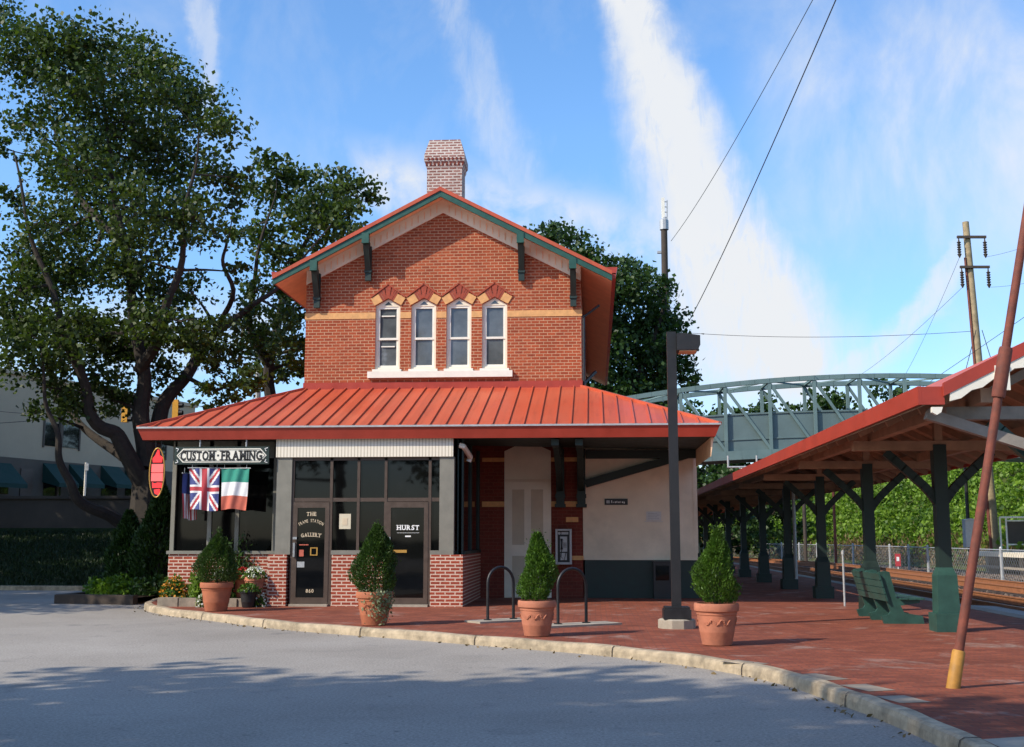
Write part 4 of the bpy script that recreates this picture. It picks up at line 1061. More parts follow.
# ------------------------------------------------------------------ lamp post
lp = thing('lamp_post', (1.3, 19.04, .12), 'tall black square lamp post with shoebox head on a concrete footing', 'lamp post')
mb = MB(); mb.lathe([(.30, .12), (.30, .25), (.27, .27), (.001, .27)], 1.3, 19.04, 10); mb.build('footing', 'concrete', lp)
mb = MB(); mb.box(1.08, 1.52, 18.82, 19.26, .27, .42); mb.box(1.1, 1.5, 18.84, 19.24, .42, .46); mb.build('base', 'black', lp)
mb = MB(); mb.box(1.225, 1.375, 18.965, 19.115, .46, 4.95); mb.build('pole', 'charcoal', lp)
mb = MB(); mb.prism([(1.38, 4.62), (1.72, 4.62), (1.76, 4.70), (1.76, 4.86), (1.50, 4.90), (1.38, 4.90)], 1, 18.82, 19.26); hd = mb.build('lamp_head', 'charcoal', lp)
mb = MB(); mb.box(1.42, 1.70, 18.86, 19.22, 4.605, 4.618); mb.build('lens', 'soffit', hd)  # warm lens colour stands in for light reflected off the red roof

# ------------------------------------------------------------------ planters
def shrub_pts(n, h, w, z0, sharp, lean=0):
    t = rng.uniform(0, 1, n) ** .8; 
    prof = w / 2 * np.clip(np.sin(np.clip((t + .07) / (1 + sharp * .2), 0, 1) ** .62 * math.pi) ** .8, 0, 1) * (1 - .25 * t)
    th = rng.uniform(0, 2 * math.pi, n); rr = prof * np.sqrt(rng.uniform(.42, 1.12, n))
    th0 = rng.uniform(0, 6.28); lump = 1 + .12 * np.sin(th * 3 + t * 9 + th0) + .08 * np.sin(th * 7 - t * 14)
    x = rr * np.cos(th) * lump + .03 * np.sin(t * 7 + th0); y = rr * np.sin(th) * lump
    return np.c_[x + lean * t, y, z0 + t * h], np.c_[np.cos(th) * .7, np.sin(th) * .7, np.full(n, .9)]
def pot_prof(z, h, r):   # rim radius r
    b_ = r * .66
    return [(b_ * .9, z), (b_, z + .01), (b_ + (r - b_) * .3, z + h * .30), (b_ + (r - b_) * .34, z + h * .32), (b_ + (r - b_) * .34, z + h * .34), (b_ + (r - b_) * .62, z + h * .72), (b_ + (r - b_) * .72, z + h * .735), (b_ + (r - b_) * .70, z + h * .76), (b_ + (r - b_) * .78, z + h * .80), (r * .99, z + h * .82), (r, z + h * .86), (r, z + h * .965), (r * .97, z + h), (r * .88, z + h), (r * .86, z + h * .93)]
def planter(x, y, h, r, sh, sw, label, sharp=.3, mat='terracotta', leafmat='leaf_shrub', n=15000, relief=True, vine=False, bare=0.04):
    t = thing('potted_shrub', (x, y, .12), label, 'potted shrub', 'clipped evergreens in terracotta pots along the kerb')
    mb = MB(); mb.lathe(pot_prof(.12, h, r), x, y, 40); p = mb.build('pot', mat, t, smooth=True)
    if relief:
        mb = MB(); nn = 26
        for g in range(3):
            t0 = -math.pi / 2 - .75 + g * 2.1
            pts = []
            for k in range(nn):
                a = t0 + 1.5 * k / nn; zz_ = .12 + h * (.56 + .06 * math.sin(k * .7) * (1 if g % 2 else -1)); rr_ = r * (.66 + .34 * (.34 + .28 * ((zz_ - .12) / h - .34) / .38)) + .004
                pts.append((x + rr_ * math.cos(a), y + rr_ * math.sin(a), zz_))
            mb.tube(pts, .011, 5)
            for k in range(2, nn, 4): mb.tube([pts[k], (pts[k][0], pts[k][1], pts[k][2] + .035 * (1 if k % 8 == 2 else -1))], [.014, .006], 5)
        mb.build('relief', mat, p)
    mb = MB(); mb.lathe([(r * .87, .12 + h * .93), (.001, .12 + h * .95)], x, y, 24); mb.build('soil', 'soil', t)
    P, Nn = shrub_pts(n, sh, sw, .12 + h * .95 + bare, sharp, random.uniform(-.04, .04)); P[:, 0] += x; P[:, 1] += y; k_ = n // 40; P[:k_, :2] += rng.normal(size=(k_, 2)) * .035; P[:k_, 2] += np.abs(rng.normal(0, .04, k_))
    leaves('foliage', P, rng.uniform(.022, .055, n), leafmat, t, aspect=.42, updir=Nn * 1.2)
    mb = MB(); mb.tube([(x, y, .12 + h * .9), (x, y, .12 + h + .55 * sh)], [.03, .012], 6); mb.build('stem', 'bark', t)
    if vine:
        n2 = 420; th = rng.normal(-.75, .55, n2); dr = np.abs(rng.normal(0, .24, n2)); 
        rr_ = r * (1.03 + .05 * rng.normal(size=n2)) - .10 * np.clip(dr, 0, .5)
        C2 = np.c_[x + rr_ * np.cos(th), y + rr_ * np.sin(th), .12 + h * 1.03 - dr]
        leaves('trailing_vine', C2, rng.uniform(.03, .07, n2), 'leaf_vine', t, aspect=.6)
        n3 = 160; th = rng.uniform(0, 6.28, n3); C3 = np.c_[x + r * .85 * np.cos(th), y + r * .85 * np.sin(th), .12 + h + rng.uniform(0, .06, n3)]
        leaves('trailing_vine', C3, rng.uniform(.03, .06, n3), 'leaf_vine', t, aspect=.6)
    return t
planter(-7.5, 22.72, .56, .325, 1.0, .84, 'plain terracotta pot with a dense dark rounded evergreen, at the left end of the kerb', .2, 'terra_dark', 'leaf_shrub_dark', 19000, relief=False)
planter(-3.68, 19.32, .55, .31, 1.10, .78, 'terracotta pot with a broad cone evergreen and a pale vine trailing over its rim', .55, 'terra_dark', 'leaf_shrub_dark', 19000, vine=True)
planter(-.87, 17.37, .52, .285, .98, .54, 'terracotta pot with a slim pointed evergreen between the two bike hoops', .75)
planter(1.64, 16.12, .56, .305, .98, .60, 'relief terracotta pot with a bright evergreen just right of the lamp post', .4)

# ------------------------------------------------------------------ bike hoops
def hoop(p, q, zt, label, pad):
    t = thing('bike_rack', ((p[0] + q[0]) / 2, (p[1] + q[1]) / 2, .12), label, 'bike rack', 'black hoop bike racks on concrete strips')
    p = np.array([*p, .15]); q = np.array([*q, .15]); c_ = (p + q) / 2; d = q - p; L = np.linalg.norm(d) / 2; d /= 2 * L
    pts = [p, p + (0, 0, .3)]
    for k in range(13):
        a = math.pi * (1 - k / 12); pts.append(c_ + d * L * math.cos(a) + np.array([0, 0, zt - .15 - L + L * math.sin(a)]))
    pts += [q + (0, 0, .3), q]
    mb = MB(); mb.tube(pts, .026, 10); mb.build('hoop', 'black', t, smooth=True)
    for e in (p, q):
        mb = MB(); mb.lathe([(.07, .15), (.07, .165), (.001, .168)], e[0], e[1], 12); mb.build('foot_plate', 'black', t)
    mb = MB(); n_ = np.array([-d[1], d[0]])
    P = [(c_[0] + d[0] * a + n_[0] * b2, c_[1] + d[1] * a + n_[1] * b2) for a, b2 in pad]
    mb.prism(P, 2, .10, .152); mb.build('concrete_strip', 'concrete', t)
hoop((-1.86, 20.15), (-1.44, 20.5), 1.05, 'black bike hoop closest to the shopfront, left of the slim potted evergreen', [(-.62, -.28), (.6, -.28), (.6, .2), (-.62, .2)])
hoop((-.62, 19.3), (-.16, 19.62), 1.05, 'black bike hoop closest to the lamp post, right of the slim potted evergreen', [(-.75, -.30), (.8, -.30), (.8, .2), (-.75, .2)])

# ------------------------------------------------------------------ leaning poles
def lean_pole(p, q, label, cp_=None):
    t = thing('leaning_pole', p, label, 'pole'); p = np.array(p, float); q = np.array(q, float); d = q - p
    mb = MB(); mb.tube([p, q], [.048, .04], 12); mb.build('pipe', 'rust', t, smooth=True)
    if cp_: mb = MB(); mb.tube([p + d * cp_[0], p + d * (cp_[0] + .004), p + d * (cp_[1] - .004), p + d * cp_[1]], [.062, .068, .068, .062], 12); mb.build('collar', 'rust', t, smooth=True)
    mb = MB(); e = .36 / d[2]; mb.tube([p - d * .002, p + d * e * .96, p + d * e], [.066, .062, .05], 14); mb.build('base_sleeve', 'yellow', t, smooth=True)
lean_pole((3.45, 11.75, .12), (4.80, 11.75, 6.6), 'rusty red pole leaning right in front of the canopy, yellow base sleeve', (.437, .515))
lean_pole((3.50, 9.80, .12), (5.1, 9.5, 6.6), 'leaning rusty pole with yellow base at the right edge of the photo')

# ------------------------------------------------------------------ shop-side flower pots and bed plants
def flower_pot(x, y, z, h, r, label, mat, petal, ph_=.2, nl=260, nf=150):
    t = thing('flower_pot', (x, y, z), label, 'flower pot', 'flower pots beside the shop door')
    mb = MB(); mb.lathe([(a, b2) for a, b2 in pot_prof(z, h, r)], x, y, 24); mb.build('pot', mat, t, smooth=True)
    def dome(n, k=1):
        th = rng.uniform(0, 6.28, n); u = np.sqrt(rng.uniform(0, 1, n)); rr_ = u * r * 1.25
        return np.c_[x + rr_ * np.cos(th), y + rr_ * np.sin(th), z + h + ph_ * (1 - u ** 2) * rng.uniform(.4 if k else .9, 1.05, n) - .03 * (u > .8)]
    leaves('foliage', dome(nl), rng.uniform(.05, .09, nl), 'leaf_shrub', t)
    if petal: leaves('blossoms', dome(nf, 0) + (0, -.01, .02), rng.uniform(.035, .06, nf), petal, t, aspect=.9)
flower_pot(-7.93, 24.5, .28, .42, .21, 'terracotta pot of white flowers on the bed edging, farther from the door', 'terracotta', 'petal_white')
flower_pot(-7.60, 24.75, .28, .42, .19, 'red pot of small red flowers between the two pots of white flowers', 'terra_dark', 'petal_red')
flower_pot(-7.22, 24.35, .29, .44, .22, 'terracotta pot of white flowers closest to the brick pier', 'terracotta', 'petal_white')
flower_pot(-7.20, 23.88, .12, .36, .19, 'small black pot of green plants on the bricks below the white flowers', 'black', None, .15)
def bush(name, label, cat, x, y, z, rx, ry, h, n, size, mat, aspect=.6, extra=None, updir=None, group=None):
    t = thing(name, (x, y, z), label, cat, group)
    u = rng.normal(size=(n, 3)); u /= np.linalg.norm(u, axis=1, keepdims=True); u[:, 2] = np.abs(u[:, 2])
    rr_ = rng.uniform(.45, 1.08, n)[:, None] * (1 + .16 * np.sin(u[:, :1] * 7 + u[:, 1:2] * 5))
    P = u * rr_ * (rx, ry, h) + (x, y, z)
    leaves('foliage', P, rng.uniform(size * .6, size * 1.3, n), mat, t, aspect=aspect, updir=updir)
    mb = MB()
    for k in range(5):
        a = k * 1.256 + .3; mb.tube([(x, y, z - .05), (x + rx * .5 * math.cos(a), y + ry * .5 * math.sin(a), z + h * .7)], [.025, .008], 5)
    mb.build('stem', 'bark', t)
    if extra:
        m2, n2, s2 = extra; u = rng.normal(size=(n2, 3)); u /= np.linalg.norm(u, axis=1, keepdims=True); u[:, 2] = np.abs(u[:, 2])
        leaves('blossoms', u * (rx, ry, h) * 1.06 + (x, y, z), rng.uniform(s2 * .7, s2 * 1.3, n2), m2, t, aspect=.9)
    return t
bush('flower_clump', 'clump of orange flowers growing in front of the left shop brick base', 'flowers', -9.05, 24.62, .2, .32, .25, .5, 700, .09, 'leaf_shrub', extra=('petal_orange', 160, .06))
bush('leafy_shrub', 'lime green leafy shrub beside the leftmost potted evergreen', 'shrub', -8.5, 24.55, .25, .24, .2, .55, 700, .1, 'leaf_lime')
bush('ground_flower', 'small white flowered plant at the foot of the stone bed edging', 'flowers', -8.18, 23.95, .12, .16, .12, .26, 220, .06, 'leaf_shrub', extra=('petal_white', 70, .05))
bush('ground_flower', 'white flowered plant squeezed between black pot and brick pier', 'flowers', -6.98, 23.95, .12, .13, .1, .32, 200, .06, 'leaf_shrub', extra=('petal_white', 60, .05))
bush('low_bush', 'bright green low bush in the planting bed at the foot of the big tree', 'bush', -12.0, 28.4, .16, .75, .5, .42, 1800, .12, 'leaf_bank')
bush('low_bush', 'darker low bush between the bright bush and the kerb end', 'bush', -10.9, 28.1, .16, .6, .4, .42, 1300, .12, 'leaf_shrub_dark')
bush('ornamental_shrub', 'loose dark shrub rising above the flower pots by the shop window', 'shrub', -7.75, 24.9, .25, .42, .08, 1.25, 800, .13, 'leaf_shrub_dark', .3, updir=np.array([0, 0, .8]))
def conifer(x, y, z, h, w, label, n):
    t = thing('dark_conifer', (x, y, z), label, 'conifer', 'dark conifers under the big tree')
    P, Nn = shrub_pts(n, h, w, z, .5); P[:, 0] += x; P[:, 1] += y
    leaves('foliage', P, rng.uniform(.10, .2, n), 'leaf_back', t, aspect=.4, updir=Nn * 1.2)
    mb = MB(); mb.tube([(x, y, z - .05), (x, y, z + .7 * h)], [.07, .02], 7); mb.build('trunk', 'bark', t)
conifer(-11.25, 29.4, .16, 2.7, 1.5, 'dark upright conifer closer to the station in the shaded bed', 5000); conifer(-12.4, 30.2, .16, 2.1, 1.3, 'shorter dark conifer farther from the station in the shaded bed', 4000)

# ------------------------------------------------------------------ trees
def tree(name, label, loc, limbs, blobs, leafmat, lsize, dens, group=None, seed=1, cat='tree'):
    """limbs: list of (points, r0, r1); blobs: list of (centre, radius)"""
    t = thing(name, loc, label, cat, group); r_ = random.Random(seed); nodes = []
    mb = MB()
    for pts, r0, r1 in limbs:
        c_ = catmull(pts, 6); n_ = len(c_)
        ph_ = r_.uniform(0, 6); c_ = [p + np.array([math.sin(k * .8 + ph_), math.cos(k * .67 + ph_), 0]) * .05 * (0 if k == 0 else 1) for k, p in enumerate(c_)]
        rad = [r0 + (r1 - r0) * (k / (n_ - 1)) ** .8 for k in range(n_)]
        mb.tube(c_, rad, 9); nodes += [(p, rr_) for p, rr_ in zip(c_, rad)]
    NP = np.array([p for p, _ in nodes]); C_ = []
    for c_, r in blobs:
        c_ = np.array(c_, float)
        d = np.linalg.norm(NP - c_, axis=1) + .35 * np.maximum(0, NP[:, 2] - c_[2] + .3 * r); k = int(np.argmin(d)); p, pr_ = NP[k], nodes[k][1]
        mid = (p + c_) / 2 + np.array([r_.gauss(0, .3), r_.gauss(0, .3), r_.uniform(-.1, .3)]) * r * .4
        a0 = min(pr_ * .7, .035 + .05 * r); mb.tube(catmull([p, mid, c_], 4), [a0 * (1 - .75 * q / 8) for q in range(9)], 6)
        nc = max(6, int(dens * r * r))
        for q in range(nc):
            u = rng.normal(size=3); u /= np.linalg.norm(u)
            cc = c_ + u * r * (rng.uniform(.45, 1.05)) * (1, 1, .85)
            if q % 3 == 0: mb.tube([c_ * .75 + mid * .25, (c_ + cc) / 2 + rng.normal(size=3) * .1, cc], [a0 * .3, a0 * .18, .008], 4, cap=False)
            nl = int(rng.uniform(16, 30)); sp = r * rng.uniform(.20, .34)
            C_.append(cc + rng.normal(size=(nl, 3)) * sp * (1, 1, .55))
    mb.build('trunk', 'bark', t, smooth=True)
    C_ = np.concatenate(C_)
    leaves('crown', C_, rng.uniform(lsize * .65, lsize * 1.25, len(C_)), leafmat, t, aspect=.8)
    return t, len(C_)
def P2(x, y, Y=32., dy=0): return at(x, y, Y + dy)
def BL(lst, Y, spread, seed):
    r_ = random.Random(seed); out = []
    for x, y, r in lst:
        d = r_.uniform(-spread, spread); p = at(x, y, Y + d); out.append((p, r / F * (Y + d)))
        if r > 30:
            d = r_.choice((-1, 1)) * r_.uniform(.5, 1) * spread; p = at(x + r_.uniform(-12, 12), y + r_.uniform(-12, 12), Y + d); out.append((p, r * .85 / F * (Y + d)))
    return out
TY = 32.
b0 = at(150, 590, TY); b0[2] = .1
fork = P2(146, 470)
limbs = [([b0, P2(150, 530), fork], .60, .46),
         ([fork, P2(143, 420), P2(141, 360), P2(128, 270), P2(112, 170), P2(100, 80)], .33, .02),
         ([P2(147, 500), P2(122, 440, TY, -.6), P2(98, 424, TY, -1), P2(80, 376, TY, -1.4), P2(58, 310, TY, -1.8), P2(30, 230, TY, -2), P2(14, 150, TY, -2)], .29, .02),
         ([P2(148, 540), P2(118, 520, TY, -.8), P2(86, 505, TY, -1.5), P2(66, 478, TY, -2), P2(58, 440, TY, -2.2), P2(46, 398, TY, -2.4), P2(40, 340, TY, -2.5)], .24, .02),
         ([P2(140, 470), P2(100, 440, TY, .8), P2(60, 402, TY, 1.6), P2(20, 340, TY, 2.4)], .2, .02),
         ([fork, P2(160, 415, TY, .6), P2(185, 375, TY, 1.2), P2(216, 333, TY, 1.8), P2(250, 308, TY, 2), P2(285, 280, TY, 2.4), P2(330, 225, TY, 3)], .29, .015),
         ([P2(141, 370), P2(160, 330, TY, -.8), P2(178, 270, TY, -1.4), P2(188, 200, TY, -1.8), P2(200, 130, TY, -2)], .2, .015),
         ([P2(120, 240), P2(70, 180, TY, 1.5), P2(45, 90, TY, 2)], .15, .02), ([P2(216, 333, TY, 1.8), P2(232, 290, TY, 1), P2(222, 255, TY, .5), P2(232, 235)], .10, .03),
         ([P2(185, 375, TY, 1.2), P2(215, 390, TY, .5), P2(238, 380)], .08, .02)]
bl = [(18, 50, 40), (60, 40, 34), (95, 38, 30), (128, 62, 40), (70, 88, 46), (170, 78, 34), (118, 120, 48), (192, 108, 36), (225, 128, 26), (28, 120, 30), (75, 165, 50), (160, 160, 50), (215, 168, 28), (120, 205, 46), (50, 225, 36), (185, 222, 40), (18, 290, 34), (75, 275, 44), (135, 268, 40), (232, 200, 18), (240, 178, 14), (285, 318, 18), (255, 335, 22), (232, 352, 18), (270, 345, 18), (205, 395, 16), (24, 365, 28), (50, 350, 32), (72, 405, 24), (120, 345, 32), (20, 320, 32), (60, 320, 32), (112, 400, 24), (165, 375, 24), (195, 350, 26), (225, 330, 24), (248, 310, 20), (290, 350, 24), (225, 395, 18), (255, 378, 20), (35, 410, 16), (160, 300, 30), (182, 322, 22), (30, 255, 30), (8, 150, 16), (30, 335, 30), (95, 335, 34), (150, 325, 32), (190, 290, 24), (55, 388, 28), (100, 375, 26), (135, 395, 20), (175, 345, 24), (215, 362, 22), (235, 390, 16), (12, 200, 22), (12, 20, 22), (236, 272, 12), (200, 330, 20)]
_, n1 = tree('big_maple_tree', 'huge spreading maple with several dark limbs beside the station, left of the porch', (float(b0[0]), TY, .1), limbs, BL(bl, TY, 2.6, 3), 'leaf_tree', .15, 38, seed=2)
TY2 = 41.
b1 = at(275, 560, TY2); b1[2] = .1
limbs2 = [([b1, at(272, 440, TY2), at(270, 370, TY2), at(282, 300, TY2), at(310, 230, TY2), at(325, 185, TY2)], .35, .015), ([at(270, 370, TY2), at(250, 320, TY2 - 1), at(258, 260, TY2 - 1.5), at(275, 190, TY2 - 1)], .2, .015), ([at(282, 300, TY2), at(325, 270, TY2 + 1), at(350, 225, TY2 + 1)], .16, .015)]
bl2 = [(275, 172, 24), (262, 200, 26), (300, 190, 28), (332, 182, 24), (355, 192, 24), (372, 195, 14), (348, 222, 26), (310, 222, 32), (270, 240, 28), (290, 262, 28), (325, 258, 28), (350, 245, 18), (262, 290, 22), (300, 300, 28), (285, 335, 26), (252, 345, 18), (268, 372, 20), (330, 300, 26), (240, 232, 16), (245, 372, 14), (305, 360, 24), (340, 340, 26)]
_, n2 = tree('maple_tree', 'smaller maple showing between the big tree and the house gable', (float(b1[0]), TY2, .1), limbs2, BL(bl2, TY2, 2.2, 5), 'leaf_tree', .2, 27, seed=4)
TY3 = 64.
b2 = at(610, 530, TY3); b2[2] = 0
limbs3 = [([b2, at(612, 440, TY3), at(605, 350, TY3), at(590, 260, TY3)], .5, .1), ([at(612, 420, TY3), at(650, 350, TY3), at(665, 300, TY3)], .25, .08), ([at(610, 430, TY3), at(560, 330, TY3), at(550, 250, TY3)], .25, .08)]
bl3 = [(545, 232, 16), (565, 240, 22), (530, 250, 24), (585, 262, 24), (600, 290, 34), (635, 280, 24), (650, 300, 28), (560, 290, 36), (672, 322, 20), (640, 330, 36), (600, 345, 40), (665, 352, 26), (684, 370, 14), (692, 384, 8), (645, 378, 34), (560, 350, 36), (610, 400, 36), (660, 395, 24), (580, 400, 34), (640, 420, 30), (685, 345, 10), (622, 270, 18), (658, 282, 14)]
_, n3 = tree('dark_oak_tree', 'dense dark tree rising behind the right side of the house', (float(b2[0]), TY3, 0), limbs3, BL(bl3, TY3, 3, 8), 'leaf_back', .27, 17, seed=6)
# generic trees: one model copied about
def generic(name, label, seed, h, r, leafmat, lsize, dens, nb, low=.3):
    r_ = random.Random(seed); L = [([(0, 0, -.1), (.1, .1, h * .3), (-.1, .1, h * .6), (0, 0, h * .85)], .035 * h * .55, .05)]; B = []
    for k in range(nb):
        a = r_.uniform(0, 6.28); z = r_.uniform(low, .95); rad = r * math.sin(min(1, (1.02 - z) / (1.02 - low) + .08) * math.pi * .5 + .15) * r_.uniform(.35, .9)
        B.append(((rad * math.cos(a), rad * math.sin(a), h * z), r * r_.uniform(.28, .45)))
    for k in range(6):
        a = k * 1.05; L.append(([(0, 0, h * .28 + k * .04 * h), (r * .3 * math.cos(a), r * .3 * math.sin(a), h * .45 + k * .04 * h), (r * .6 * math.cos(a), r * .6 * math.sin(a), h * .58 + k * .05 * h)], .012 * h, .03))
    return tree(name, label, (0, 0, 0), L, B, leafmat, lsize, dens, seed=seed)
g0, n4 = generic('shade_tree', 'leafy street tree shading the near road, behind the photographer', 11, 14.0, 5.2, 'leaf_tree', .40, 3.5, 28)
# shade trees: south-west side row that throws the dappled shadow over the near road and kerb
SH = [(-15.5, 2.2, 1.0, 'leafy street tree left of the camera, in line with the near road edge'), (-11, -1.0, .95, 'leafy street tree behind the camera, middle of the shading row'), (-20, -4.2, 1.05, 'leafy street tree behind the camera, left end of the shading row'), (-5, -4.5, .85, 'smallest leafy street tree directly behind the camera'),
      (-20.0, 23.4, .8, 'small street tree at the far left kerb'), (-27, 26, 1.0, 'tall street tree far left, nearest the kerb'), (-31, 33, 1.0, 'tall street tree at the left bank foot'), (-34, 40, 1.1, 'tallest street tree far left on the bank')]
for k, (x, y, s_, lab) in enumerate(SH):
    if k == 0: g0.location = (x, y, 0); g0['label'] = lab; g0['group'] = 'street trees outside the frame'
    else: dup(g0, (x, y, 0), lab, k * 1.7, s_, 'street trees outside the frame')
# wooded hill beyond the tracks
w0, n5 = generic('hill_tree', 'tree', 21, 9.5, 4.0, 'leaf_back', .55, 2.4, 24, .18)
HT = [(12, 118, 1.05), (16, 112, 1.0), (21, 108, .92), (27, 104, .84), (33, 98, .68), (39, 92, .7), (6, 122, 1.1), (0, 126, 1.2), (45, 84, .7), (50, 74, .7), (47, 62, .6), (24, 116, .7), (36, 106, .75), (-8, 118, 1.2), (-16, 112, 1.2)]

# ------------------------------------------------------------------ bank beyond the tracks
def bank_z(d):   # d: distance right of the bank foot
    return np.interp(d, [0, 2, 4, 8, 13, 18, 40], [-.25, .1, 1.3, 4.2, 6.6, 7.6, 9])
mb = MB(); ds = [0, 1, 2, 3, 4, 6, 8, 10.5, 13, 18, 26, 40]; ys2 = list(range(10, 131, 6))
def fx(Y): return 21.0 + (0 if Y < 60 else -.0055 * (Y - 60) ** 2)
for a, c_ in zip(ys2[:-1], ys2[1:]):
    for d0, d1 in zip(ds[:-1], ds[1:]):
        mb.quad([(fx(a) + d0, a, bank_z(d0)), (fx(a) + d1, a, bank_z(d1)), (fx(c_) + d1, c_, bank_z(d1)), (fx(c_) + d0, c_, bank_z(d0))])
structure(mb, 'hill', 'hill', smooth=True)
mb = MB(); mb.quad([(18.9 + 0, 10, -.24), (21.2, 10, -.24), (21.2, 60, -.24), (18.9, 60, -.24)]); structure(mb, 'gravel_path', 'ballast')
C_ = []; nc = 2100
for k in range(nc):
    Y = rng.uniform(24, 128); d = rng.uniform(1.6, 20) if rng.random() < .8 else rng.uniform(1.6, 9)
    c0 = np.array([fx(Y) + d, Y, bank_z(d) + rng.uniform(0, .5)]); r = rng.uniform(.5, 1.2) if rng.random() < .8 else rng.uniform(1.3, 2.3)
    nl = int(46 * max(1, r * r)); u = rng.normal(size=(nl, 3)); u /= np.linalg.norm(u, axis=1, keepdims=True); u[:, 2] = np.abs(u[:, 2])
    C_.append(c0 + u * r * (1, 1, .8))
C_ = np.concatenate(C_); o = leaves('bank_undergrowth', C_, rng.uniform(.16, .36, len(C_)), 'leaf_bank', aspect=.75); tag(o, 'dense green vines and shrubs covering the bank beyond the tracks', kind='stuff')
C_ = []
for k in range(800):
    Y = rng.uniform(30, 110); d = rng.uniform(.2, 3.0); c0 = np.array([fx(Y) + d, Y, bank_z(d)]); nl = 22
    C_.append(c0 + rng.normal(size=(nl, 3)) * (.3, .4, .45) + (0, 0, .6))
C_ = np.concatenate(C_); o = leaves('dry_undergrowth', C_, rng.uniform(.2, .42, len(C_)), 'leaf_dry', aspect=.25, updir=np.array([0, 0, 1.])); tag(o, 'brown dry weeds along the foot of the bank', kind='stuff')
for k, (x, y, s_) in enumerate(HT):
    d = x - fx(min(y, 128)); z = float(bank_z(max(d, 0))) if y < 129 else 5.
    lab = 'dense green tree in the wood along the hilltop beyond the footbridge'
    if k == 0: w0.location = (x, y, z - .3); w0['label'] = lab; w0['group'] = 'trees on the hilltop'; w0.scale = (s_,) * 3
    else: dup(w0, (x, y, z - .3), lab, k * 2.1, s_, 'trees on the hilltop')
# understorey to the left of the tracks below the bridge
for k, (x, y, s_) in enumerate([(9.5, 84, .62), (13.5, 92, .7), (4, 96, .8)]):
    dup(w0, (x, y, -.3), ['light green bushy tree seen below the footbridge, between porch and canopy', 'bushy tree below the footbridge close to the canopy end', 'bushy tree behind the porch corner below the footbridge'][k], k * 1.3, s_, 'trees below the footbridge')

# ------------------------------------------------------------------ fence, far platform, trackside things
FXX = 16.3
fn = thing('chain_link_fence', (FXX, 45, -.2), 'low chain link fence with pale posts between tracks and bank', 'fence')
for k in range(26):
    y = 24 + 3.45 * k; x = FXX + bendx(y); mb = MB(); mb.tube([(x, y, -.22), (x, y, 1.14)], .065, 7); mb.lathe([(.062, 1.13), (.05, 1.17), (.001, 1.2)], x, y, 7); mb.build('post', 'galv', fn)
mb = MB(); pts = [(FXX + bendx(y), y, 1.06) for y in np.arange(24, 111, 3.45)]; mb.tube(pts, .025, 6); mb.build('top_rail', 'galv', fn)
mb = MB()
y = 24.
while y < 100:
    for s_ in (-1, 1):
        a, b_ = y, y + 1.2 * s_
        if b_ < 24: continue
        mb.bar((FXX + .03 * s_ + bendx(a), a, -.16), (FXX + .03 * s_ + bendx(b_), b_, 1.04), .007, .007)
    y += .26
ms = mb.build('chain_link_mesh', 'galv', fn); ms['kind'] = 'stuff'
rs = thing('red_sign', (FXX - .1, 57.5, .2), 'small red warning plate on the chain link fence', 'sign')
p = at(897.5, 560, 57.5); mb = MB(); mb.box(p[0] - .13, p[0] + .13, 57.42, 57.44, p[2] - .3, p[2] + .3); mb.build('plate', 'flag_red', rs)
mb = MB(); mb.box(p[0] - .06, p[0] + .06, 57.41, 57.418, p[2] - .05, p[2] + .15); mb.box(p[0] - .02, p[0] + .02, 57.44, 57.47, -.2, p[2] + .3); mb.build('mark', 'letter_white', rs)
pf = thing('far_platform', (20.6, 60, -.2), 'pale concrete platform slab on stub supports beyond the fence', 'platform')
mb = MB(); mb.box(19.6, 23.5, 48, 63, .62, .84); mb.build('slab', 'cream', pf)
mb = MB()
for y in (49, 53, 57, 61.8): mb.box(20.2, 20.8, y - .25, y + .25, -.25, .62)
mb.box(19.9, 23, 48.5, 62.5, .02, .12); mb.build('support', 'concrete', pf)
sh = thing('shelter_screen', (21.5, 60, .84), 'white framed grey shelter screen standing on the far platform', 'shelter')
mb = MB(); X0, X1, YY = 20.3, 23.2, 60.
for x in (20.35, 20.65, 22.0, 22.3, 23.2): mb.tube([(x, YY, .84), (x, YY, 2.55)], .045, 7)
mb.tube([(20.35, YY, 2.55), (23.2, YY, 2.55)], .045, 7); mb.tube([(20.65, YY, 1.2), (23.2, YY, 1.2)], .035, 7); mb.tube([(20.65, YY, 2.38), (23.2, YY, 2.38)], .035, 7)
mb.build('frame', 'white', sh)
mb = MB(); mb.box(20.7, 21.95, YY + .01, YY + .03, 1.25, 2.34); mb.box(22.35, 23.15, YY + .01, YY + .03, 1.25, 2.34); mb.build('pane', 'retain', sh)
cbx = thing('relay_cabinet', (18.85, 60, -.2), 'grey relay cabinet on a dark pole in front of the green bank', 'cabinet')
mb = MB(); mb.box(18.55, 19.15, 59.7, 60.2, 1.05, 2.42); mb.prism([(18.5, 2.42), (19.2, 2.42), (18.85, 2.5)], 1, 59.65, 60.25); mb.build('case', 'galv', cbx)
mb = MB(); mb.tube([(18.85, 60.2, -.25), (18.85, 60.2, 7.2)], .09, 8); mb.build('pole', 'black', cbx)
def marker(px, y, h, mat, label, r=.04):
    p = at(px, 560, y); t = thing('marker_post', (float(p[0]), y, 0), label, 'post')
    mb = MB(); z0 = .12 if p[0] < 7.9 else -.25; mb.tube([(p[0], y, z0), (p[0], y, h)], r, 8); mb.build('shaft', mat, t)
    mb = MB(); mb.lathe([(r * 1.5, h), (r * 1.5, h + .08), (.001, h + .1)], p[0], y, 8); mb.build('finial', mat, t)
marker(843, 25.2, 1.2, 'galv', 'thin pale post standing beside the far end of the bench', .022); 
marker(836, 75, 4.8, 'rust', 'thin rusty trackside post in front of the green bank', .09)
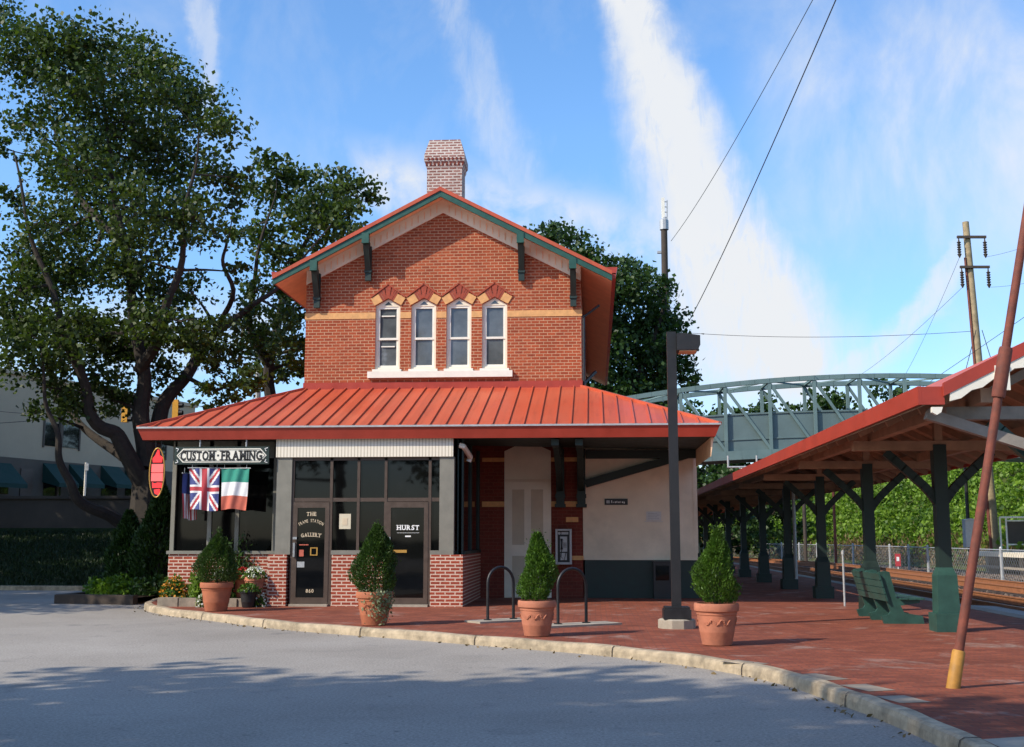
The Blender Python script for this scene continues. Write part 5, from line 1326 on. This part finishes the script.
marker(806, 80, 4.8, 'pole_dark', 'dark trackside post seen between the canopy posts', .12)

# ------------------------------------------------------------------ footbridge
BY = 55.; BC = 13.6
br = thing('footbridge', (BC, BY, 0), 'arched blue grey steel truss footbridge spanning the tracks', 'bridge')
def zt(x): return 9.12 - .0068 * (x - BC) ** 2
def zb(x): return 5.55 - .0034 * (x - BC) ** 2
xs_ = [BC - 1.05 + 2.1 * k for k in range(-7, 9)]
for yy_ in (BY, BY + 2.6):
    mb = MB(); q = np.linspace(xs_[0], xs_[-1], 46)
    for a, b_ in zip(q[:-1], q[1:]):
        mb.bar((a, yy_, zt(a)), (b_ + .01, yy_, zt(b_)), .2, .22)
    mb.build('top_chord', 'bridge', br); mb = MB()
    for a, b_ in zip(q[:-1], q[1:]): mb.bar((a, yy_, zb(a)), (b_ + .01, yy_, zb(b_)), .22, .42)
    mb.build('bottom_chord', 'bridge', br)
    for x in xs_:
        mb = MB(); mb.bar((x, yy_, zb(x) + .2), (x, yy_, zt(x) - .1), .15, .15); mb.build('upright', 'bridge', br)
    for k in range(len(xs_) - 1):
        a, b_ = xs_[k], xs_[k + 1]; m_ = (a + b_) / 2
        p, q2 = ((a, zt(a) - .1), (b_, zb(b_) + .2)) if m_ < BC else ((b_, zt(b_) - .1), (a, zb(a) + .2))
        mb = MB(); mb.bar((p[0], yy_ + .005, p[1]), (q2[0], yy_ + .005, q2[1]), .10, .13); mb.build('diagonal', 'bridge', br)
    mb = MB(); q = np.linspace(xs_[0], xs_[-1], 31); yo = yy_ + (.12 if yy_ == BY else -.12)
    for a, b_ in zip(q[:-1], q[1:]):
        mb.quad([(a, yo, zb(a) + .2), (b_, yo, zb(b_) + .2), (b_, yo, zb(b_) + 1.95), (a, yo, zb(a) + 1.95)])
        mb.bar((a, yo - .02, zb(a) + 1.95), (b_, yo - .02, zb(b_) + 1.95), .06, .08); mb.bar((a, yo - .02, zb(a) + .75), (b_, yo - .02, zb(b_) + .75), .05, .06)
    mb.build('parapet_plate', 'bridge_plate', br)
mb = MB()
for a, b_ in zip(q[:-1], q[1:]): mb.quad([(a, BY + .15, zb(a) + .05), (b_, BY + .15, zb(b_) + .05), (b_, BY + 2.45, zb(b_) + .05), (a, BY + 2.45, zb(a) + .05)])
mb.build('deck', 'bridge_plate', br)
mb = MB()
for k, x in enumerate(xs_): mb.bar((x, BY, zt(x)), (x, BY + 2.6, zt(x)), .1, .12)
split(mb, 'top_cross_beam', 'bridge', br)
mb = MB()
for k in range(len(xs_) - 1):
    a, b_ = xs_[k], xs_[k + 1]; y0, y1 = (BY, BY + 2.6) if k % 2 else (BY + 2.6, BY); mb.bar((a, y0, zt(a) - .02), (b_, y1, zt(b_) - .02), .07, .07)
split(mb, 'top_bracing', 'bridge', br)
mb = MB()
for x in (-1.0, 28.5): mb.box(x - .3, x + .3, BY + .3, BY + 2.3, -.3, zb(x) - .15)
split(mb, 'pier', 'concrete', br)
cf = thing('catenary_hanger', (6.9, 54.5, 4.3), 'white hanger frame with a ribbed insulator below the footbridge', 'insulator hanger')
mb = MB(); a, b_ = at(728, 456, 54.6), at(757, 467, 54.6)
mb.tube([(a[0], 54.6, 5.35), (a[0], 54.6, b_[2])], .05, 7); mb.tube([(b_[0], 54.6, 5.35), (b_[0], 54.6, b_[2])], .05, 7); mb.tube([(a[0] - .05, 54.6, b_[2]), (b_[0] + .05, 54.6, b_[2])], .05, 7); mb.build('frame', 'galv', cf)
mb = MB(); m_ = at(741.5, 470, 54.6)
mb.lathe([(.04, m_[2] + .1)] + [(r, m_[2] - .06 - .09 * k - (.03 if r > .1 else 0)) for k in range(6) for r in (.05, .17)] + [(.03, m_[2] - .65)], float(m_[0]), 54.6, 10); mb.build('insulator', 'white', cf)

# ------------------------------------------------------------------ utility poles and wires
up = thing('utility_pole', (20.62, 62, 0), 'weathered wooden power pole with two crossarms right of the footbridge', 'utility pole')
b_, t_ = np.array([20.75, 62, -.3]), at(965.5, 222, 62)
mb = MB(); mb.tube([b_, (b_ + t_) / 2, t_], [.26, .23, .17], 10); mb.build('pole', 'pole_wood', up, smooth=True)
mb = MB(); mb.tube([b_ + (-.22, -.1, 0), t_ + (-.17, -.12, -2)], [.10, .06], 6); mb.build('conduit', 'rust', up)
arms = []
for (x0, x1, y) in ((957, 986, 237), (960, 989.5, 267)):
    p, q = at(x0, y, 61.75), at(x1, y, 61.75); mb = MB(); mb.bar(p, q, .14, .13); mb.build('crossarm', 'pole_dark', up)
    for e in (p + (.08, 0, 0), q - (.08, 0, 0)):
        mb = MB(); mb.lathe([(.02, e[2] - .05)] + [(r, e[2] - .25 - .13 * k - (.05 if r > .08 else 0)) for k in range(6) for r in (.05, .12)] + [(.02, e[2] - 1.15)], float(e[0]), 61.75, 8); mb.build('insulator', 'pole_dark', up); arms.append(np.array([e[0], 61.75, e[2] - 1.1]))
for s_ in (-1, 1):
    mb = MB(); mb.tube([at(979 + 3 * s_, 330, 61.8), at(979 + 3 * s_, 331, 61.8) + np.array([s_ * .9, .3, -3.2])], .02, 4); mb.build('guy_stay', 'wire', up)
u2 = thing('utility_pole', (4.6, 70, 0), 'dark utility pole topped by a pale antenna behind the dense tree', 'utility pole')
b_, t_ = at(669, 540, 70), at(664, 222, 70); b_[2] = -.3
mb = MB(); mb.tube([b_, (b_ + t_) / 2, t_], [.26, .23, .2], 10); mb.build('pole', 'pole_dark', u2, smooth=True)
mb = MB(); mb.box(t_[0] - .14, t_[0] + .05, 69.9, 70.1, t_[2] + .2, at(664, 198, 70)[2]); mb.build('antenna', 'white', u2)
mb = MB(); mb.lathe([(.28, t_[2] - .5), (.28, t_[2] + .1), (.1, t_[2] + .3)], float(t_[0]), 70, 10); mb.tube([t_ + (.2, 0, 0), t_ + (.22, 0, 1.4)], .035, 5)
for k in range(4): mb.tube([t_ + (0.05, 0, .3 + .33 * k), t_ + (.22, 0, .3 + .33 * k)], .03, 5)
mb.box(t_[0] - .45, t_[0] - .2, 69.9, 70.1, t_[2] - 2.0, t_[2] - 1.85); mb.lathe([(.25, t_[2] - 6.6), (.25, t_[2] - 6.45)], float(t_[0] + .07), 70, 10)
split(mb, 'antenna_mount', 'galv', u2)
u3 = thing('utility_pole', (-12.6, 44, 0), 'thin grey utility pole half hidden in the foliage left of the house', 'utility pole')
b_, t_ = at(258, 560, 44), at(258, 338, 44); b_[2] = 0
mb = MB(); mb.tube([b_, t_], [.13, .11], 8); mb.build('pole', 'galv', u3); mb = MB(); mb.bar(at(250, 345, 43.9), at(266, 345, 43.9), .1, .1); mb.build('crossarm', 'pole_dark', u3)
def wire(p, q, label, sag=.6, r=.022, n=24):
    p, q = np.array(p, float), np.array(q, float); pts = [p + (q - p) * k / n - np.array([0, 0, sag * 4 * (k / n) * (1 - k / n)]) for k in range(n + 1)]
    mb = MB(); mb.tube(pts, [r * .7 * (.35 + .65 * max(pp[1], 8) / 62) for pp in pts], 5); tag(mb.build('overhead_wire', 'wire'), label, 'wire', 'overhead wires')
wire(at(671, 241, 70), at(850, -70, 22), 'overhead wire running from the antenna pole up to the top of the photo', .4)
wire(at(689, 321, 72), at(866, -70, 20), 'thicker overhead wire running from behind the dense tree to the top of the photo', .3, .032)
wire(at(690, 333, 75), at(975, 331, 62), 'nearly level overhead wire between dense tree and crossarm pole', .3, .02)
wire(at(790, 470, 110), at(1120, 250, 40), 'sloping overhead wire passing behind the crossarm pole', .3, .02)
wire(arms[0], at(905, 375, 120), 'fine wire falling from the upper left insulator', .3, .014); wire(arms[2], at(860, 375, 130), 'fine wire falling from the lower left insulator', .3, .014)
wire(arms[1], at(1100, 215, 40), 'fine wire leaving the upper right insulator towards the right', .2, .012); wire(arms[3], at(1100, 262, 40), 'fine wire leaving the lower right insulator towards the right', .2, .012)
wire(at(-40, 345, 46), at(258, 362, 44), 'overhead wire crossing the trees to the thin grey pole', .5, .02); wire(at(-40, 352, 48), at(140, 362, 58), 'overhead wire above the far building roof', .3, .02)
wire(at(-40, 424, 44), at(126, 405, 45), 'span wire from the left edge to the traffic signal above the road', .2, .02); wire(at(126, 405, 45), at(300, 402, 45), 'span wire running from the traffic signal behind the porch roof', .1, .02); wire(at(-40, 405, 46), at(80, 412, 50), 'short overhead wire in front of the far building', .2, .018)

# ------------------------------------------------------------------ traffic signals
def signal(px, py, Y, label):
    p = at(px, py, Y); t = thing('traffic_signal', tuple(float(v) for v in p), label, 'traffic signal', 'yellow traffic signals on the span wire')
    mb = MB(); mb.box(p[0] - .12, p[0] + .12, Y - .11, Y + .11, p[2] - .46, p[2] + .40); mb.box(p[0] - .09, p[0] + .09, Y - .08, Y + .08, p[2] + .40, p[2] + .5); mb.build('housing', 'yellow_sig', t)
    mb = MB(); mb.tube([(p[0], Y, p[2] + .5), (p[0], Y, p[2] + .72)], .03, 6); mb.build('hanger', 'black', t)
    for k in range(3):
        z = p[2] + .27 - k * .30; mb = MB(); mb.lathe([(.001, 0), (.10, 0), (.115, .0), (.115, .16), (.105, .16), (.105, .01)], 0, 0, 14); mb.v = [(p[0] + .12 + zz_, Y + x * .9, z + y * .9) for x, y, zz_ in mb.v]; mb.build('lamp_hood', 'black', t)
signal(125.5, 411, 45, 'yellow traffic signal hanging in front of the far building, left of the trunk'); signal(176, 412, 45, 'yellow traffic signal showing just above the porch roof end')

# ------------------------------------------------------------------ far building on the left
A = np.array([-28.4, 51.5]); Bv = np.array([3.6, 14.0]); Bv /= np.linalg.norm(Bv); Nv = np.array([Bv[1], -Bv[0]])
fb = thing('far_building', (float(A[0]), float(A[1]), 3.0), 'cream two-storey building with green awnings across the street', 'building')
def W3(s, o, z): return (A[0] + Bv[0] * s + Nv[0] * o, A[1] + Bv[1] * s + Nv[1] * o, z)
def fbox(mb, s0, s1, o0, o1, z0, z1):
    i = len(mb.v); mb.v += [W3(s, o, z) for z in (z0, z1) for s, o in ((s0, o0), (s1, o0), (s1, o1), (s0, o1))]
    for q in ((0, 3, 2, 1), (4, 5, 6, 7), (0, 1, 5, 4), (1, 2, 6, 5), (2, 3, 7, 6), (3, 0, 4, 7)): mb.f.append(tuple(i + k for k in q)[::-1]); mb.mi.append(0)
def fhit(px, py):     # where a sight line meets the facade
    r = FW + RT * (px - CX) / F - UP * (py - CY) / F
    m_ = np.array([[r[0], -Bv[0]], [r[1], -Bv[1]]]); k, s = np.linalg.solve(m_, A); return s, 1.57 + r[2] * k
mb = MB(); fbox(mb, -20, 17, -9, 0, 5.35, 9.35); mb.build('wall', 'far_cream', fb)
mb = MB(); fbox(mb, -20, 17, -9, .04, 2.9, 5.35); o = mb.build('wall', 'far_stone', fb); o['label'] = 'dark ground floor wall'
mb = MB(); fbox(mb, -20.1, 17.1, -9.1, .12, 9.35, 9.55); mb.build('parapet', 'far_cream', fb)
s0, z0 = fhit(45, 420); s1, z1 = fhit(78, 449)
for ds_ in (0, 7.5, -7.5):
    mb = MB(); fbox(mb, s0 + ds_, s1 + ds_, -.05, .03, z1, z0 - .1); wn = mb.build('window', 'glass_far', fb)
    mb = MB(); fbox(mb, s0 + ds_ - .1, s0 + ds_, -.05, .06, z1 - .1, z0); fbox(mb, s1 + ds_, s1 + ds_ + .1, -.05, .06, z1 - .1, z0); fbox(mb, (s0 + s1) / 2 + ds_ - .05, (s0 + s1) / 2 + ds_ + .05, .031, .05, z1, z0 - .1); mb.build('frame', 'far_stone', wn)
for px0, px1, py in ((42, 62, 470), (68, 88, 471), (100, 118, 472), (-30, 10, 468), (124, 140, 474)):
    s0, z0 = fhit(px0, py); s1, _ = fhit(px1, py)
    i0 = [W3(s0, .05, z0 + .35), W3(s1, .05, z0 + .35), W3(s1, 1.1, z0 - .65), W3(s0, 1.1, z0 - .65), W3(s1, 1.1, z0 - .85), W3(s0, 1.1, z0 - .85), W3(s0, .05, z0 - .6), W3(s1, .05, z0 - .6)]
    mb = MB(); mb.quad([i0[0], i0[1], i0[2], i0[3]]); mb.quad([i0[3], i0[2], i0[4], i0[5]]); mb.quad([i0[0], i0[3], i0[5], i0[6]]); mb.quad([i0[1], i0[2], i0[4], i0[7]]); mb.build('awning', 'awning', fb)
    mb = MB(); fbox(mb, s0 + .1, s1 - .1, -.02, .07, 3.6, z0 - .3); mb.build('window', 'glass_far', fb)
s0, z0 = fhit(20, 468); s1, _ = fhit(32, 468); mb = MB(); fbox(mb, s0, s1, -.02, .09, 3.0, z0); mb.build('door', 'bronze', fb)
s0, z0 = fhit(60, 414); mb = MB(); fbox(mb, s0 - .06, s0 + .06, .02, .14, 3.0, z0); mb.build('downpipe', 'far_stone', fb)
p = at(86, 466, 49.5); sp = thing('street_sign', (float(p[0]), 49.5, 3.0), 'thin white sign post on the pavement above the retaining wall', 'sign post')
mb = MB(); mb.tube([(p[0], 49.5, 3.0), (p[0], 49.5, p[2] + .15)], .05, 6); mb.build('post', 'white', sp); mb = MB(); mb.box(p[0] - .02, p[0] + .16, 49.4, 49.44, p[2] - .2, p[2] + .1); mb.build('plate', 'galv', sp)
# fallen leaves and small litter along the kerb
C_ = []
for k in range(150):
    p = cl[rng.integers(8, len(cl) - 14)]; C_.append((p[0] - abs(rng.normal(0, .12)) - .02, p[1] - abs(rng.normal(0, .10)), .012))
tag(leaves('fallen_leaves', np.array(C_), rng.uniform(.03, .08, len(C_)), 'leaf_dry', aspect=.5, updir=np.array([.6, .2, 0.])), 'few dry leaves lying along the kerb', kind='stuff')

# ------------------------------------------------------------------ render settings
scene.view_settings.view_transform = 'Standard'; scene.view_settings.look = 'None'; scene.view_settings.exposure = 0
scene.render.engine = 'CYCLES'; scene.cycles.max_bounces = 6; scene.cycles.diffuse_bounces = 3; scene.cycles.transparent_max_bounces = 6
scene.cycles.use_denoising = True
print('leaves', n1, n2, n3, n4, n5)
